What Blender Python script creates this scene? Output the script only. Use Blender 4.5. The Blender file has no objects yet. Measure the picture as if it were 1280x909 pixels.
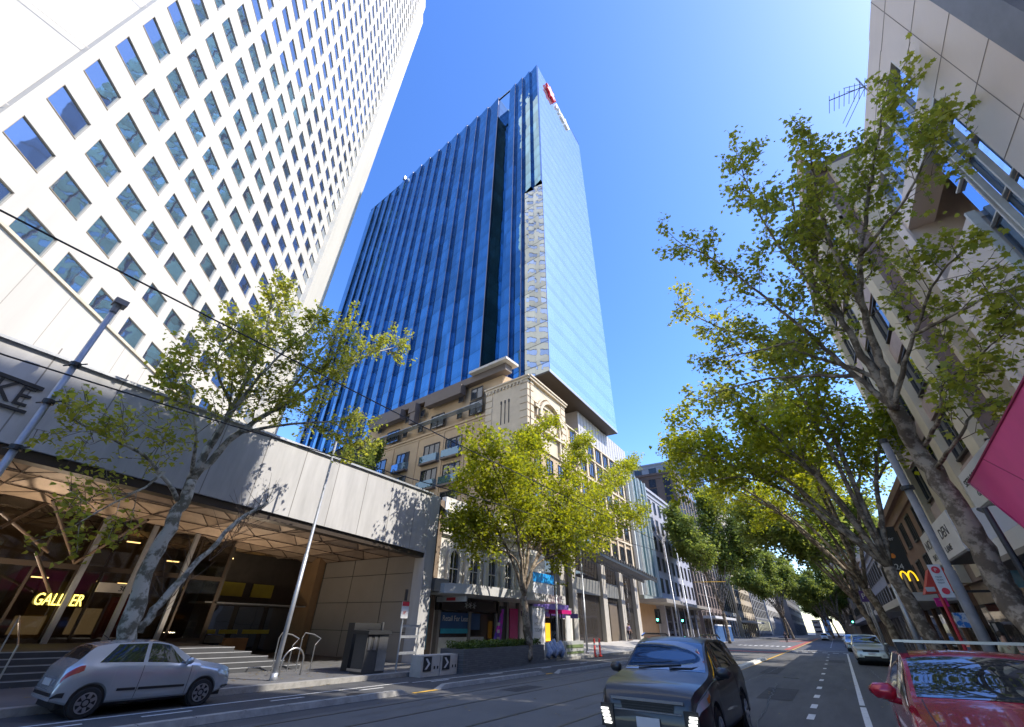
import bpy, math, random
import numpy as np
from mathutils import Vector, Matrix
random.seed(7); rng=np.random.default_rng(7)
sc=bpy.context.scene; COL=sc.collection
R=math.radians
# ------------------------------------------------------------------ camera
F=507.0; H=1.8; AZ=R(34.2); PITCH=R(32.9); ROLL=R(1.15)
fwd=Vector((-math.sin(AZ)*math.cos(PITCH),math.cos(AZ)*math.cos(PITCH),math.sin(PITCH)))
rt=Vector((math.cos(AZ),math.sin(AZ),0)); up=rt.cross(fwd)
r2=rt*math.cos(ROLL)+up*math.sin(ROLL); u2=up*math.cos(ROLL)-rt*math.sin(ROLL)
cd=bpy.data.cameras.new('camera'); cam=bpy.data.objects.new('camera',cd); COL.objects.link(cam)
cd.sensor_width=36; cd.lens=F/1280*36; cd.clip_start=0.05; cd.clip_end=5000
cam.matrix_world=Matrix(((r2.x,u2.x,-fwd.x,0),(r2.y,u2.y,-fwd.y,0),(r2.z,u2.z,-fwd.z,H),(0,0,0,1)))
sc.camera=cam
sc.cycles.diffuse_bounces=8; sc.cycles.max_bounces=14
def ray(x,y): return (r2*(x-640)+u2*(454.5-y)+fwd*F)
def atx(x,y,X):
    d=ray(x,y); t=X/d.x; return Vector((X,d.y*t,H+d.z*t))
def aty(x,y,Y):
    d=ray(x,y); t=Y/d.y; return Vector((d.x*t,Y,H+d.z*t))
# ------------------------------------------------------------------ light
SAZ=69.0; SEL=46.0
w=bpy.data.worlds.new('World'); sc.world=w; w.use_nodes=True
nt=w.node_tree; nt.nodes.clear()
sky=nt.nodes.new('ShaderNodeTexSky'); sky.sky_type='NISHITA'; sky.sun_disc=False
sky.sun_elevation=R(SEL); sky.sun_rotation=R(SAZ); sky.air_density=1.0; sky.dust_density=0.6; sky.ozone_density=3.0; sky.altitude=50
bg=nt.nodes.new('ShaderNodeBackground'); bg.inputs[1].default_value=0.124
wo=nt.nodes.new('ShaderNodeOutputWorld'); hs=nt.nodes.new('ShaderNodeHueSaturation'); hs.inputs['Saturation'].default_value=1.25; hs.inputs['Hue'].default_value=.512; nt.links.new(sky.outputs[0],hs.inputs['Color']); nt.links.new(hs.outputs[0],bg.inputs[0]); nt.links.new(bg.outputs[0],wo.inputs[0])
sl=bpy.data.lights.new('sun','SUN'); sl.energy=2.05; sl.angle=R(0.53); sl.color=(1,0.93,0.82)
so=bpy.data.objects.new('sun',sl); COL.objects.link(so)
sd=Vector((math.sin(R(SAZ))*math.cos(R(SEL)),math.cos(R(SAZ))*math.cos(R(SEL)),math.sin(R(SEL))))
so.rotation_euler=sd.to_track_quat('Z','Y').to_euler(); so.location=(30,10,90)
sc.view_settings.view_transform='Standard'; sc.view_settings.look='None'; sc.view_settings.exposure=1.76; sc.view_settings.gamma=1
sc.view_settings.use_curve_mapping=False
# ------------------------------------------------------------------ materials
MC={}
def nd(nt,t,**k):
    n=nt.nodes.new(t)
    for a,b in k.items(): setattr(n,a,b)
    return n
def math_(nt,op,a,b=None,c=None):
    n=nd(nt,'ShaderNodeMath',operation=op)
    for i,v in enumerate((a,b,c)):
        if v is None: continue
        if isinstance(v,(int,float)): n.inputs[i].default_value=v
        else: nt.links.new(v,n.inputs[i])
    return n.outputs[0]
def mat(name,col,rough=.7,metal=0,var=.12,scale=1.5,bump=0.,bscale=30,spec=.5,emit=None,es=0,coat=0,col2=None,thr=None,stretch=None):
    if name in MC: return MC[name]
    m=bpy.data.materials.new(name); m.use_nodes=True; nt=m.node_tree; b=nt.nodes['Principled BSDF']
    b.inputs['Roughness'].default_value=rough; b.inputs['Metallic'].default_value=metal
    b.inputs['Specular IOR Level'].default_value=spec; b.inputs['Coat Weight'].default_value=coat
    c=(*col,1); b.inputs['Base Color'].default_value=c
    tc=nd(nt,'ShaderNodeTexCoord'); src=tc.outputs['Object']
    if stretch:
        mp=nd(nt,'ShaderNodeMapping'); mp.inputs['Scale'].default_value=stretch; nt.links.new(src,mp.inputs['Vector']); src=mp.outputs[0]
    if var>0 or col2:
        n=nd(nt,'ShaderNodeTexNoise'); n.inputs['Scale'].default_value=scale; n.inputs['Detail'].default_value=6; n.inputs['Roughness'].default_value=.65
        nt.links.new(src,n.inputs['Vector'])
        mx=nd(nt,'ShaderNodeMix',data_type='RGBA')
        a=tuple(min(1,v*(1-var)) for v in col); d=tuple(min(1,v*(1+var)) for v in col)
        if col2: a,d=col,col2
        mx.inputs[6].default_value=(*a,1); mx.inputs[7].default_value=(*d,1)
        rp=nd(nt,'ShaderNodeMapRange'); t0,t1=thr or (.3,.7); rp.inputs[1].default_value=t0; rp.inputs[2].default_value=t1
        nt.links.new(n.outputs[0],rp.inputs[0]); nt.links.new(rp.outputs[0],mx.inputs[0]); nt.links.new(mx.outputs[2],b.inputs['Base Color'])
    if bump>0:
        n2=nd(nt,'ShaderNodeTexNoise'); n2.inputs['Scale'].default_value=bscale; n2.inputs['Detail'].default_value=4; nt.links.new(src,n2.inputs['Vector'])
        bp=nd(nt,'ShaderNodeBump'); bp.inputs['Strength'].default_value=bump; bp.inputs['Distance'].default_value=.03
        nt.links.new(n2.outputs[0],bp.inputs['Height']); nt.links.new(bp.outputs[0],b.inputs['Normal'])
    if emit:
        b.inputs['Emission Color'].default_value=(*emit,1); b.inputs['Emission Strength'].default_value=es
    MC[name]=m; return m
def glassmat(name,col,rough=.02,metal=1.0,wob=.01,cw=0,ch=0,line=.0,var=.15,axis='x',dark=.25):
    """reflective glazing; every pane is tilted a hair differently"""
    if name in MC: return MC[name]
    m=bpy.data.materials.new(name); m.use_nodes=True; nt=m.node_tree; b=nt.nodes['Principled BSDF']
    b.inputs['Roughness'].default_value=rough; b.inputs['Metallic'].default_value=metal; b.inputs['Base Color'].default_value=(*col,1)
    tc=nd(nt,'ShaderNodeTexCoord'); sp=nd(nt,'ShaderNodeSeparateXYZ'); nt.links.new(tc.outputs['Object'],sp.inputs[0])
    geo=nd(nt,'ShaderNodeNewGeometry')
    if cw:
        s=math_(nt,'DIVIDE',sp.outputs[0 if axis=='x' else 1],cw); z=math_(nt,'DIVIDE',sp.outputs[2],ch)
        fs=math_(nt,'FLOOR',s); fz=math_(nt,'FLOOR',z)
        cb=nd(nt,'ShaderNodeCombineXYZ'); nt.links.new(fs,cb.inputs[0]); nt.links.new(fz,cb.inputs[1])
        wn=nd(nt,'ShaderNodeTexWhiteNoise',noise_dimensions='3D'); nt.links.new(cb.outputs[0],wn.inputs[0])
        colr,val=wn.outputs['Color'],wn.outputs['Value']
        lz=math_(nt,'LESS_THAN',math_(nt,'FRACT',z),line); 
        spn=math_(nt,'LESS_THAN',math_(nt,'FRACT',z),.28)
    else:
        wn=nd(nt,'ShaderNodeTexWhiteNoise',noise_dimensions='1D'); nt.links.new(geo.outputs['Random Per Island'],wn.inputs['W'])
        colr,val=wn.outputs['Color'],wn.outputs['Value']; lz=None
    vs=nd(nt,'ShaderNodeVectorMath',operation='SUBTRACT'); nt.links.new(colr,vs.inputs[0]); vs.inputs[1].default_value=(.5,.5,.5)
    vm=nd(nt,'ShaderNodeVectorMath',operation='SCALE'); nt.links.new(vs.outputs[0],vm.inputs[0]); vm.inputs['Scale'].default_value=wob
    nz=nd(nt,'ShaderNodeTexNoise'); nz.inputs['Scale'].default_value=.9; nt.links.new(tc.outputs['Object'],nz.inputs['Vector'])
    v2=nd(nt,'ShaderNodeVectorMath',operation='SUBTRACT'); nt.links.new(nz.outputs['Color'],v2.inputs[0]); v2.inputs[1].default_value=(.5,.5,.5)
    v3=nd(nt,'ShaderNodeVectorMath',operation='SCALE'); nt.links.new(v2.outputs[0],v3.inputs[0]); v3.inputs['Scale'].default_value=wob*1.3
    a1=nd(nt,'ShaderNodeVectorMath',operation='ADD'); nt.links.new(vm.outputs[0],a1.inputs[0]); nt.links.new(v3.outputs[0],a1.inputs[1])
    a2=nd(nt,'ShaderNodeVectorMath',operation='ADD'); nt.links.new(a1.outputs[0],a2.inputs[0]); nt.links.new(geo.outputs['Normal'],a2.inputs[1])
    nn=nd(nt,'ShaderNodeVectorMath',operation='NORMALIZE'); nt.links.new(a2.outputs[0],nn.inputs[0]); nt.links.new(nn.outputs[0],b.inputs['Normal'])
    mx=nd(nt,'ShaderNodeMix',data_type='RGBA'); mx.inputs[6].default_value=(*[v*(1-var) for v in col],1); mx.inputs[7].default_value=(*[min(1,v*(1+var)) for v in col],1)
    nt.links.new(val,mx.inputs[0]); out=mx.outputs[2]
    if lz is not None:
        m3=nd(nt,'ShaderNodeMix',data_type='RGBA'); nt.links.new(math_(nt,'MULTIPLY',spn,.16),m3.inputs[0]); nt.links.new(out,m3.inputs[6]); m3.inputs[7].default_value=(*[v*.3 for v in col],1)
        m2=nd(nt,'ShaderNodeMix',data_type='RGBA'); nt.links.new(math_(nt,'MULTIPLY',lz,1-dark),m2.inputs[0]); nt.links.new(m3.outputs[2],m2.inputs[6]); m2.inputs[7].default_value=(.02,.03,.04,1); out=m2.outputs[2]
    nt.links.new(out,b.inputs['Base Color'])
    MC[name]=m; return m
def leafmat(name,a,b_,tr=.5):
    m=bpy.data.materials.new(name); m.use_nodes=True; nt=m.node_tree; nt.nodes.clear()
    o=nd(nt,'ShaderNodeOutputMaterial'); p=nd(nt,'ShaderNodeBsdfPrincipled'); t=nd(nt,'ShaderNodeBsdfTranslucent'); x=nd(nt,'ShaderNodeMixShader')
    g=nd(nt,'ShaderNodeNewGeometry'); mx=nd(nt,'ShaderNodeMix',data_type='RGBA'); mx.inputs[6].default_value=(*a,1); mx.inputs[7].default_value=(*b_,1)
    nt.links.new(g.outputs['Random Per Island'],mx.inputs[0]); nt.links.new(mx.outputs[2],p.inputs['Base Color'])
    h=nd(nt,'ShaderNodeHueSaturation'); h.inputs['Hue'].default_value=.485; h.inputs['Saturation'].default_value=1.1; h.inputs['Value'].default_value=1.5
    nt.links.new(mx.outputs[2],h.inputs['Color']); nt.links.new(h.outputs[0],t.inputs[0])
    p.inputs['Roughness'].default_value=.5; p.inputs['Specular IOR Level'].default_value=.35
    x.inputs[0].default_value=tr; nt.links.new(p.outputs[0],x.inputs[1]); nt.links.new(t.outputs[0],x.inputs[2]); nt.links.new(x.outputs[0],o.inputs[0])
    return m
# ------------------------------------------------------------------ mesh helpers
class MB:
    def __init__(s,tf=None): s.v=[];s.f=[];s.m=[];s.tf=tf
    def add(s,vs,fs,mi=0):
        n=len(s.v)
        if s.tf: vs=[s.tf(*p) for p in vs]
        s.v+= [tuple(p) for p in vs]; s.f+=[tuple(i+n for i in f) for f in fs]; s.m+=[mi]*len(fs); return s
    def box(s,x0,y0,z0,x1,y1,z1,mi=0):
        x0,x1=sorted((x0,x1));y0,y1=sorted((y0,y1));z0,z1=sorted((z0,z1))
        return s.add([(x0,y0,z0),(x1,y0,z0),(x1,y1,z0),(x0,y1,z0),(x0,y0,z1),(x1,y0,z1),(x1,y1,z1),(x0,y1,z1)],
          [(0,3,2,1),(4,5,6,7),(0,1,5,4),(1,2,6,5),(2,3,7,6),(3,0,4,7)],mi)
    def prism(s,poly,z0,z1,mi=0):   # poly of (x,y)
        n=len(poly); vs=[(x,y,z0) for x,y in poly]+[(x,y,z1) for x,y in poly]
        return s.add(vs,[tuple(range(n-1,-1,-1)),tuple(range(n,2*n))]+[(i,(i+1)%n,n+(i+1)%n,n+i) for i in range(n)],mi)
    def prism_x(s,poly,x0,x1,mi=0): # poly of (y,z) extruded along x
        n=len(poly); vs=[(x0,a,b) for a,b in poly]+[(x1,a,b) for a,b in poly]
        return s.add(vs,[tuple(range(n-1,-1,-1)),tuple(range(n,2*n))]+[(i,(i+1)%n,n+(i+1)%n,n+i) for i in range(n)],mi)
    def tube(s,pts,rad,n=8,mi=0,cap=True):
        pts=[Vector(p) for p in pts]; rad=rad if isinstance(rad,(list,tuple)) else [rad]*len(pts)
        vs=[];fs=[];prev=None
        for i,p in enumerate(pts):
            t=(pts[min(i+1,len(pts)-1)]-pts[max(i-1,0)])
            t=t.normalized() if t.length>1e-9 else Vector((0,0,1))
            if prev is None: a=t.orthogonal().normalized()
            else:
                a=prev-t*prev.dot(t); a=a.normalized() if a.length>1e-6 else t.orthogonal().normalized()
            prev=a; b=t.cross(a)
            for k in range(n):
                q=2*math.pi*k/n; vs.append(p+(a*math.cos(q)+b*math.sin(q))*rad[i])
        for i in range(len(pts)-1):
            for k in range(n): fs.append((i*n+k,i*n+(k+1)%n,(i+1)*n+(k+1)%n,(i+1)*n+k))
        if cap: fs.append(tuple(range(n-1,-1,-1))); fs.append(tuple(range((len(pts)-1)*n,len(pts)*n)))
        return s.add(vs,fs,mi)
    def cyl(s,x,y,z0,z1,r,n=16,mi=0,r1=None): return s.tube([(x,y,z0),(x,y,z1)],[r,r1 if r1 is not None else r],n,mi)
    def build(s,name,m,parent=None,smooth=False,loc=None,bevel=0):
        me=bpy.data.meshes.new(name); me.from_pydata(s.v,[],s.f)
        ms=m if isinstance(m,(list,tuple)) else [m]
        for x in ms: me.materials.append(x)
        if len(ms)>1: me.polygons.foreach_set('material_index',s.m)
        if smooth: me.polygons.foreach_set('use_smooth',[True]*len(me.polygons))
        me.update(); o=bpy.data.objects.new(name,me); COL.objects.link(o)
        if parent: o.parent=parent; o.matrix_parent_inverse=parent.matrix_basis.inverted()
        if loc is not None: o.location=loc
        if bevel:
            bv=o.modifiers.new('b','BEVEL'); bv.width=bevel; bv.segments=2; bv.limit_method='ANGLE'
        return o
def smooth_angle(o,a=40):
    me=o.data; me.polygons.foreach_set('use_smooth',[True]*len(me.polygons))
    try: me.set_sharp_from_angle(angle=R(a))
    except Exception: pass
def tag(o,label=None,cat=None,group=None,kind=None):
    if label: o['label']=label
    if cat: o['category']=cat
    if group: o['group']=group
    if kind: o['kind']=kind
    return o
def empty(name,loc,label,cat,group=None):
    o=bpy.data.objects.new(name,None); COL.objects.link(o); o.location=loc; o.empty_display_size=.3
    return tag(o,label,cat,group)
def copy_tree(o,parent=None):
    c=o.copy(); COL.objects.link(c)
    if parent is not None:
        c.parent=parent
    for ch in list(o.children): copy_tree(ch,c)
    return c
def text(s,size,origin,xa,ya,m,parent,ext=.01,name='lettering',align='LEFT',sx=1.0):
    cu=bpy.data.curves.new(name,'FONT'); cu.body=s; cu.size=size; cu.extrude=ext; cu.align_x=align; cu.resolution_u=3
    t=bpy.data.objects.new(name,cu); COL.objects.link(t)
    dg=bpy.context.evaluated_depsgraph_get(); me=bpy.data.meshes.new_from_object(t.evaluated_get(dg)); bpy.data.objects.remove(t)
    xa=Vector(xa).normalized(); ya=Vector(ya).normalized(); za=xa.cross(ya).normalized()
    M=Matrix(((xa.x*sx,ya.x,za.x,origin[0]),(xa.y*sx,ya.y,za.y,origin[1]),(xa.z*sx,ya.z,za.z,origin[2]),(0,0,0,1)))
    me.transform(M); me.materials.clear(); me.materials.append(m)
    o=bpy.data.objects.new(name,me); COL.objects.link(o)
    if parent: o.parent=parent; o.matrix_parent_inverse=parent.matrix_basis.inverted()
    return o
# ------------------------------------------------------------------ palette
asph=mat('asphalt',(.080,.079,.080),.82,var=.28,scale=1.6,bump=.35,bscale=90,stretch=(1,.12,1))
asph2=mat('bike_asphalt',(.066,.067,.070),.85,var=.22,scale=1.3,bump=.35,bscale=90)
conc=mat('concrete_lane',(.12,.118,.115),.85,var=.15,scale=.5,bump=.2,bscale=60)
blue_stone=mat('bluestone',(.11,.112,.118),.75,var=.18,scale=1.2,bump=.15,bscale=25)
kerbm=mat('kerb_stone',(.30,.29,.27),.85,var=.25,scale=4,bump=.4,bscale=20)
white_l=mat('line_white',(.62,.62,.6),.8,col2=(.35,.35,.34),var=0.1,scale=6,thr=(.55,.75))
yell_l=mat('line_yellow',(.62,.36,.04),.8,var=.2,scale=6)
red_l=mat('line_red',(.35,.08,.06),.85,var=.2,scale=3)
wconc=mat('white_precast',(.56,.535,.48),.75,var=.07,scale=.6,bump=.05,bscale=8,stretch=(1,1,.12))
jointm=mat('joint',(.33,.30,.26),.9,var=.05)
bandm=mat('fascia_panel',(.46,.455,.45),.5,var=.17,scale=.9,bump=.03,bscale=5,stretch=(1.5,1.5,.25))
dark=mat('dark_metal',(.025,.026,.028),.45,var=.1)
bronze=mat('bronze',(.06,.045,.035),.45,metal=.3,var=.15)
brownp=mat('coffer_brown',(.36,.27,.20),.55,metal=.15,var=.2,scale=2)
brownp2=mat('coffer_rib',(.09,.06,.045),.5,var=.1)
steel=mat('galvanised',(.42,.44,.47),.45,metal=.6,var=.12,scale=5)
steelb=mat('stainless',(.5,.5,.5),.3,metal=.9,var=.1,scale=6)
polegrey=mat('painted_pole',(.23,.225,.225),.5,var=.15,scale=4)
beige=mat('cream_render',(.46,.34,.21),.85,var=.08,scale=.5,bump=.05,bscale=6)
beige2=mat('cream_stone',(.56,.47,.34),.8,var=.1,scale=.9,bump=.08,bscale=10)
browngrey=mat('taupe_cladding',(.13,.105,.09),.6,var=.06)
whiter=mat('white_stucco',(.66,.63,.58),.85,var=.1,scale=1.2,bump=.1,bscale=12)
winf=mat('window_frame',(.05,.045,.04),.5)
gl_dark=glassmat('dark_window_glass',(.16,.18,.22),metal=.85,wob=.03)
gl_shop=glassmat('shop_glass',(.10,.09,.085),metal=.6,wob=.01,rough=.03)
gl_tow=glassmat('tower_window_glass',(.50,.56,.62),metal=.92,wob=.014)
gl_corner_reflect=glassmat('corner_reflection_glass',(.40,.44,.46),metal=1,wob=.012,cw=1.15,ch=3.6,line=.035,axis='x')  # same glass as the bays, tint neutralised to imitate a beige reflection
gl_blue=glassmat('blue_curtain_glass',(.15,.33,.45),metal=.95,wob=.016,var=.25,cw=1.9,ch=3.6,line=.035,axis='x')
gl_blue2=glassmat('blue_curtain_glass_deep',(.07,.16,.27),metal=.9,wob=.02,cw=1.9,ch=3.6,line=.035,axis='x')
gl_side=glassmat('blue_side_glass',(.62,.74,.86),metal=.85,wob=.014,cw=1.5,ch=3.6,line=.02,axis='y',var=.03,dark=.7)  # same tower glass, base colour paled to imitate the brighter sky it reflects
gl_car=glassmat('car_glass',(.22,.25,.28),metal=.9,wob=.0)
tyre=mat('tyre_rubber',(.02,.02,.021),.85,var=.1)
rimm=mat('alloy',(.5,.5,.52),.3,metal=.9,var=.05)
blk=mat('black_trim',(.015,.015,.016),.5,var=.05)
barkp=mat('plane_bark',(.15,.145,.11),.9,col2=(.46,.45,.39),var=.1,scale=3.0,thr=(.44,.54),bump=.5,bscale=18)
barkd=mat('plane_bark_brown',(.12,.09,.06),.9,col2=(.32,.26,.19),var=.1,scale=3.2,thr=(.46,.56),bump=.5,bscale=18)
barkc=mat('plane_bark_twig',(.13,.10,.075),.9,var=.2,scale=4)
leafA=leafmat('leaves_spring',(.19,.24,.05),(.38,.39,.07),.6)
leafB=leafmat('leaves_bright',(.17,.22,.03),(.34,.35,.04),.58)
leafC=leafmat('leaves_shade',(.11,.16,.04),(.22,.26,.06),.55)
hedgem=leafmat('hedge_leaves',(.05,.09,.02),(.10,.15,.03),.35)
# ------------------------------------------------------------------ setting
def sheet(name,poly,z,m,kind='structure',parent=None):
    b=MB(); b.add([(x,y,z) for x,y in poly],[tuple(range(len(poly)))]); o=b.build(name,m,parent)
    if kind: tag(o,kind=kind)
    return o
def rect(x0,y0,x1,y1): return [(x0,y0),(x1,y0),(x1,y1),(x0,y1)]
sheet('ground',rect(-1500,-400,1500,2500),-.012,asph)
sheet('road',rect(-11.3,-60,2.75,330),0,asph)
sheet('bike_lane',rect(-15.3,-60,-11.3,62),.002,asph2)
sheet('tram_track_bed',rect(-10.6,-60,-4.9,330),.005,conc)
b=MB()
for x in (-8.9,-7.0,-5.5,-10.3):
    b.box(x-.035,-60,.004,x+.035,330,.010)
tag(b.build('tram_rails',dark),kind='structure')
b=MB(); b.box(-40,-60,-.2,-15.3,330,.14); b.box(-15.3,-60,-.05,-15.0,62,.15,1)
b.box(-15.3,14.9,-.1,-14.9,27.5,.14)
tag(b.build('left_pavement',[blue_stone,kerbm]),kind='structure')
b=MB(); b.add([(-15.2,33,.142),(-22.4,33,.142),(-22.4,44,.45),(-15.2,44,.16),(-22.4,75,.7),(-15.2,75,.2),(-22.4,90,.145),(-15.2,90,.145)],[(0,1,2,3),(3,2,4,5),(5,4,6,7)])
tag(b.build('forecourt_paving',mat('forecourt',(.42,.40,.37),.8,var=.1,scale=1.5)),kind='structure')
b=MB(); b.box(2.75,-60,-.2,7.2,330,.14); b.box(2.6,-60,-.05,2.9,330,.15,1)
tag(b.build('right_pavement',[blue_stone,kerbm]),kind='structure')
# painted lines
b=MB()
def ln(x0,y0,x1,y1,w=.1): 
    b.add([(x0-w/2,y0,.009),(x0+w/2,y0,.009),(x1+w/2,y1,.009),(x1-w/2,y1,.009)],[(0,1,2,3)])
for y in (14.9,17.0,19.6,22.6,26.2,30.2,34.6,39.4,44.6,50,55.5): ln(-1.12,y,-1.10,y+.9,.16)
for y in (12.6,10.4,8.2): ln(-1.15,y,-1.14,y+.9,.16)
for y in range(82,300,8): ln(-1.1,y,-1.1,y+3,.12)
ln(-.02,5,.05,18.2,.14); ln(.05,18.6,.42,60,.13)
ln(-13.55,-20,-13.55,13.6,.09); ln(-13.35,13.6,-13.2,62,.08)
for y in (1.5,3.2,5.2,8.1,11.0,14.3,18,22.5,27): ln(-13.08,y,-13.08,y+1.0,.1)
b.add([(-4.6,65.8,.009),(2.6,65.8,.009),(2.6,66.3,.009),(-4.6,66.3,.009)],[(0,1,2,3)])
for x in np.arange(-4.4,.6,.9): b.add([(x,60.5,.009),(x+.5,60.5,.009),(x+.5,61.3,.009),(x,61.3,.009)],[(0,1,2,3)])
for x in np.arange(-12.4,-5,.7):
    b.add([(x,78,.011),(x+.35,78,.011),(x+.35,81,.011),(x,81,.011)],[(0,1,2,3)])
tag(b.build('lane_lines',white_l),kind='structure')
b=MB()
ln(-4.85,28,-4.75,64,.14); ln(-4.75,66,-4.9,200,.14); ln(-11.4,11.7,-11.4,12.8,.15); ln(-11.4,19.9,-11.4,20.6,.15)
tag(b.build('yellow_lines',yell_l),kind='structure')
b=MB()
for y0,y1 in ((55.5,57.5),(120,124),(140,143)): b.add([(-10.6,y0,.012),(-4.9,y0,.012),(-4.9,y1,.012),(-10.6,y1,.012)],[(0,1,2,3)])
b.add([(-5.6,66,.013),(-5.0,66,.013),(-5.0,190,.013),(-5.6,190,.013)],[(0,1,2,3)])
tag(b.build('red_tram_markings',red_l),kind='structure')
# separator kerbs between bike lane and tram lane
def kerbseg(label,x,y0,y1,wd=.26,h=.13,m=kerbm):
    b=MB(); e=.35; w=wd/2
    n=max(4,int((y1-y0)/.9)); pr=[]
    b.add([(x-w,y0,.006),(x+w,y0,.006),(x+w,y1,.006),(x-w,y1,.006),(x-w*.7,y0+e,h),(x+w*.7,y0+e,h),(x+w*.7,y1-e,h),(x-w*.7,y1-e,h)],
     [(0,3,2,1),(4,5,6,7),(0,1,5,4),(1,2,6,5),(2,3,7,6),(3,0,4,7)])
    for i in range(1,n):
        yy=y0+(y1-y0)*i/n
        b.box(x-w*.72,yy-.008,h-.02,x+w*.72,yy+.008,h+.003,1)
    return tag(b.build('separator_kerb',[m,dark]),label,'kerb','separator kerbs along the bike lane')
kerbseg('low concrete separator kerb nearest the camera beside the silver hatchback',-11.42,3.5,11.5)
kerbseg('low concrete separator kerb in front of the long brick planter',-11.45,12.8,19.9)
kerbseg('low concrete separator kerb leading toward the red bollards, partly behind the moving car',-11.2,20.6,30)
kerbseg('pale median kerb with a flat white top beside the yellow line',-5.05,27,42,.5,.12,mat('white_kerb',(.55,.55,.52),.8,var=.15))
# hills / end of street
for i,(x0,x1,y,h,lab) in enumerate([(-12,-7,420,9,'tiny pale low building closing the far end of the street'),(-6.5,-1,470,14,'tiny blue glazed building closing the far end of the street')]):
    t=empty('end_building',((x0+x1)/2,y,0),lab,'building')
    b=MB(); b.box(x0,y,0,x1,y+12,h); b.build('wall',wconc if i==0 else mat('far_blue',(.12,.2,.3),.4),t)
    for k in range(3): b=MB(); b.box(x0+.6,y-.1,1.5+k*h/3.2,x1-.6,y-.02,2.6+k*h/3.2); b.build('window_band',gl_dark,t); b=MB(); b.box(x0-.2,y-.2,h,x1+.2,y+12.2,h+.4); b.build('roof',kerbm,t)
# ================================================================== LEFT WHITE TOWER
Q=math.sqrt(.5)
def tfT(s,d,z): return (-s*Q+(-24.3+d)*Q, s*Q+(-24.3+d)*Q, z)
TT=empty('office_tower',tfT(35,0,0),'white precast office tower with a diagonal grid of square windows, left of the street','tower')
HT=200.
A=tfT(15.75,-.32,0); Bc=tfT(55.3,-.32,0); Cc=tfT(62.4,-.3,0)
b=MB(); b.prism([(A[0],A[1]),(Cc[0],Cc[1]),(-75.6,13.6),(-60,-26),(-28.3,-26)][::-1],0,HT); b.build('core_wall',wconc,TT)
S0,DS,WW,Z0,DZ,WH=16.38,3.29,2.38,19.48,3.6,1.74
NR=50
b=MB(tfT)
for k in range(13):
    s1=S0+DS*k; s0_=s1-(DS-WW) if k>0 else 15.75
    b.box(s0_,-.30,Z0-.35,min(s1,56),0,HT)
for k in range(12):
    for r in range(NR+1):
        z1=Z0+DZ*r; z0_=z1-(DZ-WH) if r>0 else Z0-.35
        if z1<HT: b.box(S0+DS*k,-.30,z0_,S0+DS*k+WW,-.004,z1)
b.build('facade_grid',wconc,TT)
b=MB(tfT)   # base wall under the grid, slightly proud, with ledge
b.box(14,-.3,7,66,.28,19.1); b.build('base_wall',wconc,TT)
b=MB(tfT); b.box(14,-.3,19.11,64,.42,19.3); b.build('ledge',mat('ledge_stone',(.62,.55,.43),.8),TT)
b=MB(tfT)
for s in np.arange(16,62,2.9): b.box(s-.02,.2,9,s+.02,.285,19.0)
b.box(14,.2,13.4,64,.284,13.44)
b.build('panel_joints',jointm,TT)
b=MB(tfT); b.box(55.0,-.3,7,62.4,.7,185.3); b.build('end_pier',wconc,TT)
b=MB()
for z in np.arange(10,195,7.2): b.box(-28.29,-26,z,-28.27,-6.1,z+.05)
for y in (-9.6,-13.2,-16.8,-20.4): b.box(-28.295,y,8,-28.275,y+.05,HT)
b.build('side_joints',mat('joint_pale',(.62,.58,.52),.9,var=.03),TT)
bron=mat('sill_bronze',(.35,.27,.17),.5)
allw=[]
for r in range(NR):
    for k in range(12):
        allw.append((r,k))
def win_mb(b,k,r):
    s=S0+DS*k; z=Z0+DZ*r; tilt=random.uniform(-.01,.01)
    b.add([(s,-.12,z),(s+WW,-.12+tilt,z),(s+WW,-.12+tilt,z+WH),(s,-.12,z+WH)],[(0,1,2,3)],0)
    b.box(s-.0,-.10,z+.003,s+WW,.03,z+.05,1)
    b.box(s+.003,-.11,z,s+.045,-.03,z+WH,1)
for r,k in allw:
    if r<8:
        m=MB(tfT); win_mb(m,k,r); m.build('window',[gl_tow,bron],TT)
m=MB(tfT)
for r,k in allw:
    if r>=8: win_mb(m,k,r)
tag(m.build('upper_windows',[gl_tow,bron],TT),kind='stuff')

# ================================================================== GALLERIA PODIUM
PD=empty('shopping_arcade',(-18,5,0),'grey panelled shopping arcade entrance with a deep brown coffered canopy and a black lettered fascia','shopping centre')
def zt(y): return 9.05-.034*y if y>-1 else 9.1
def zb(y): return 5.95-.042*y if y>-60 else 6
Y0,Y1=-30.,18.15
b=MB()
b.add([(-18,Y0,zb(Y0)),(-18,Y1,zb(Y1)),(-18,Y1,zt(Y1)),(-18,Y0,zt(Y0)),(-18.45,Y0,zb(Y0)),(-18.45,Y1,zb(Y1)),(-18.45,Y1,zt(Y1)),(-18.45,Y0,zt(Y0))],
 [(0,1,2,3),(7,6,5,4),(0,4,5,1),(3,2,6,7),(1,5,6,2),(0,3,7,4)])
b.build('fascia_panels',bandm,PD)
b=MB()
for y in np.arange(-6.3,18,1.78):
    b.add([(-17.996,y,zb(y)),(-17.996,y+.035,zb(y)),(-17.996,y+.035,zt(y)),(-17.996,y,zt(y))],[(0,1,2,3)])
b.build('panel_joints',mat('joint_dark',(.24,.23,.22),.9),PD)
b=MB(); b.prism_x([(Y0,zt(Y0)-.0),(Y1,zt(Y1)-.0),(Y1,zt(Y1)+.09),(Y0,zt(Y0)+.09)],-18.5,-17.9); b.build('flashing',steel,PD)
b=MB(); b.box(-18.75,18.15,0,-17.99,18.9,8.45); b.build('end_pier',bandm,PD)
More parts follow.
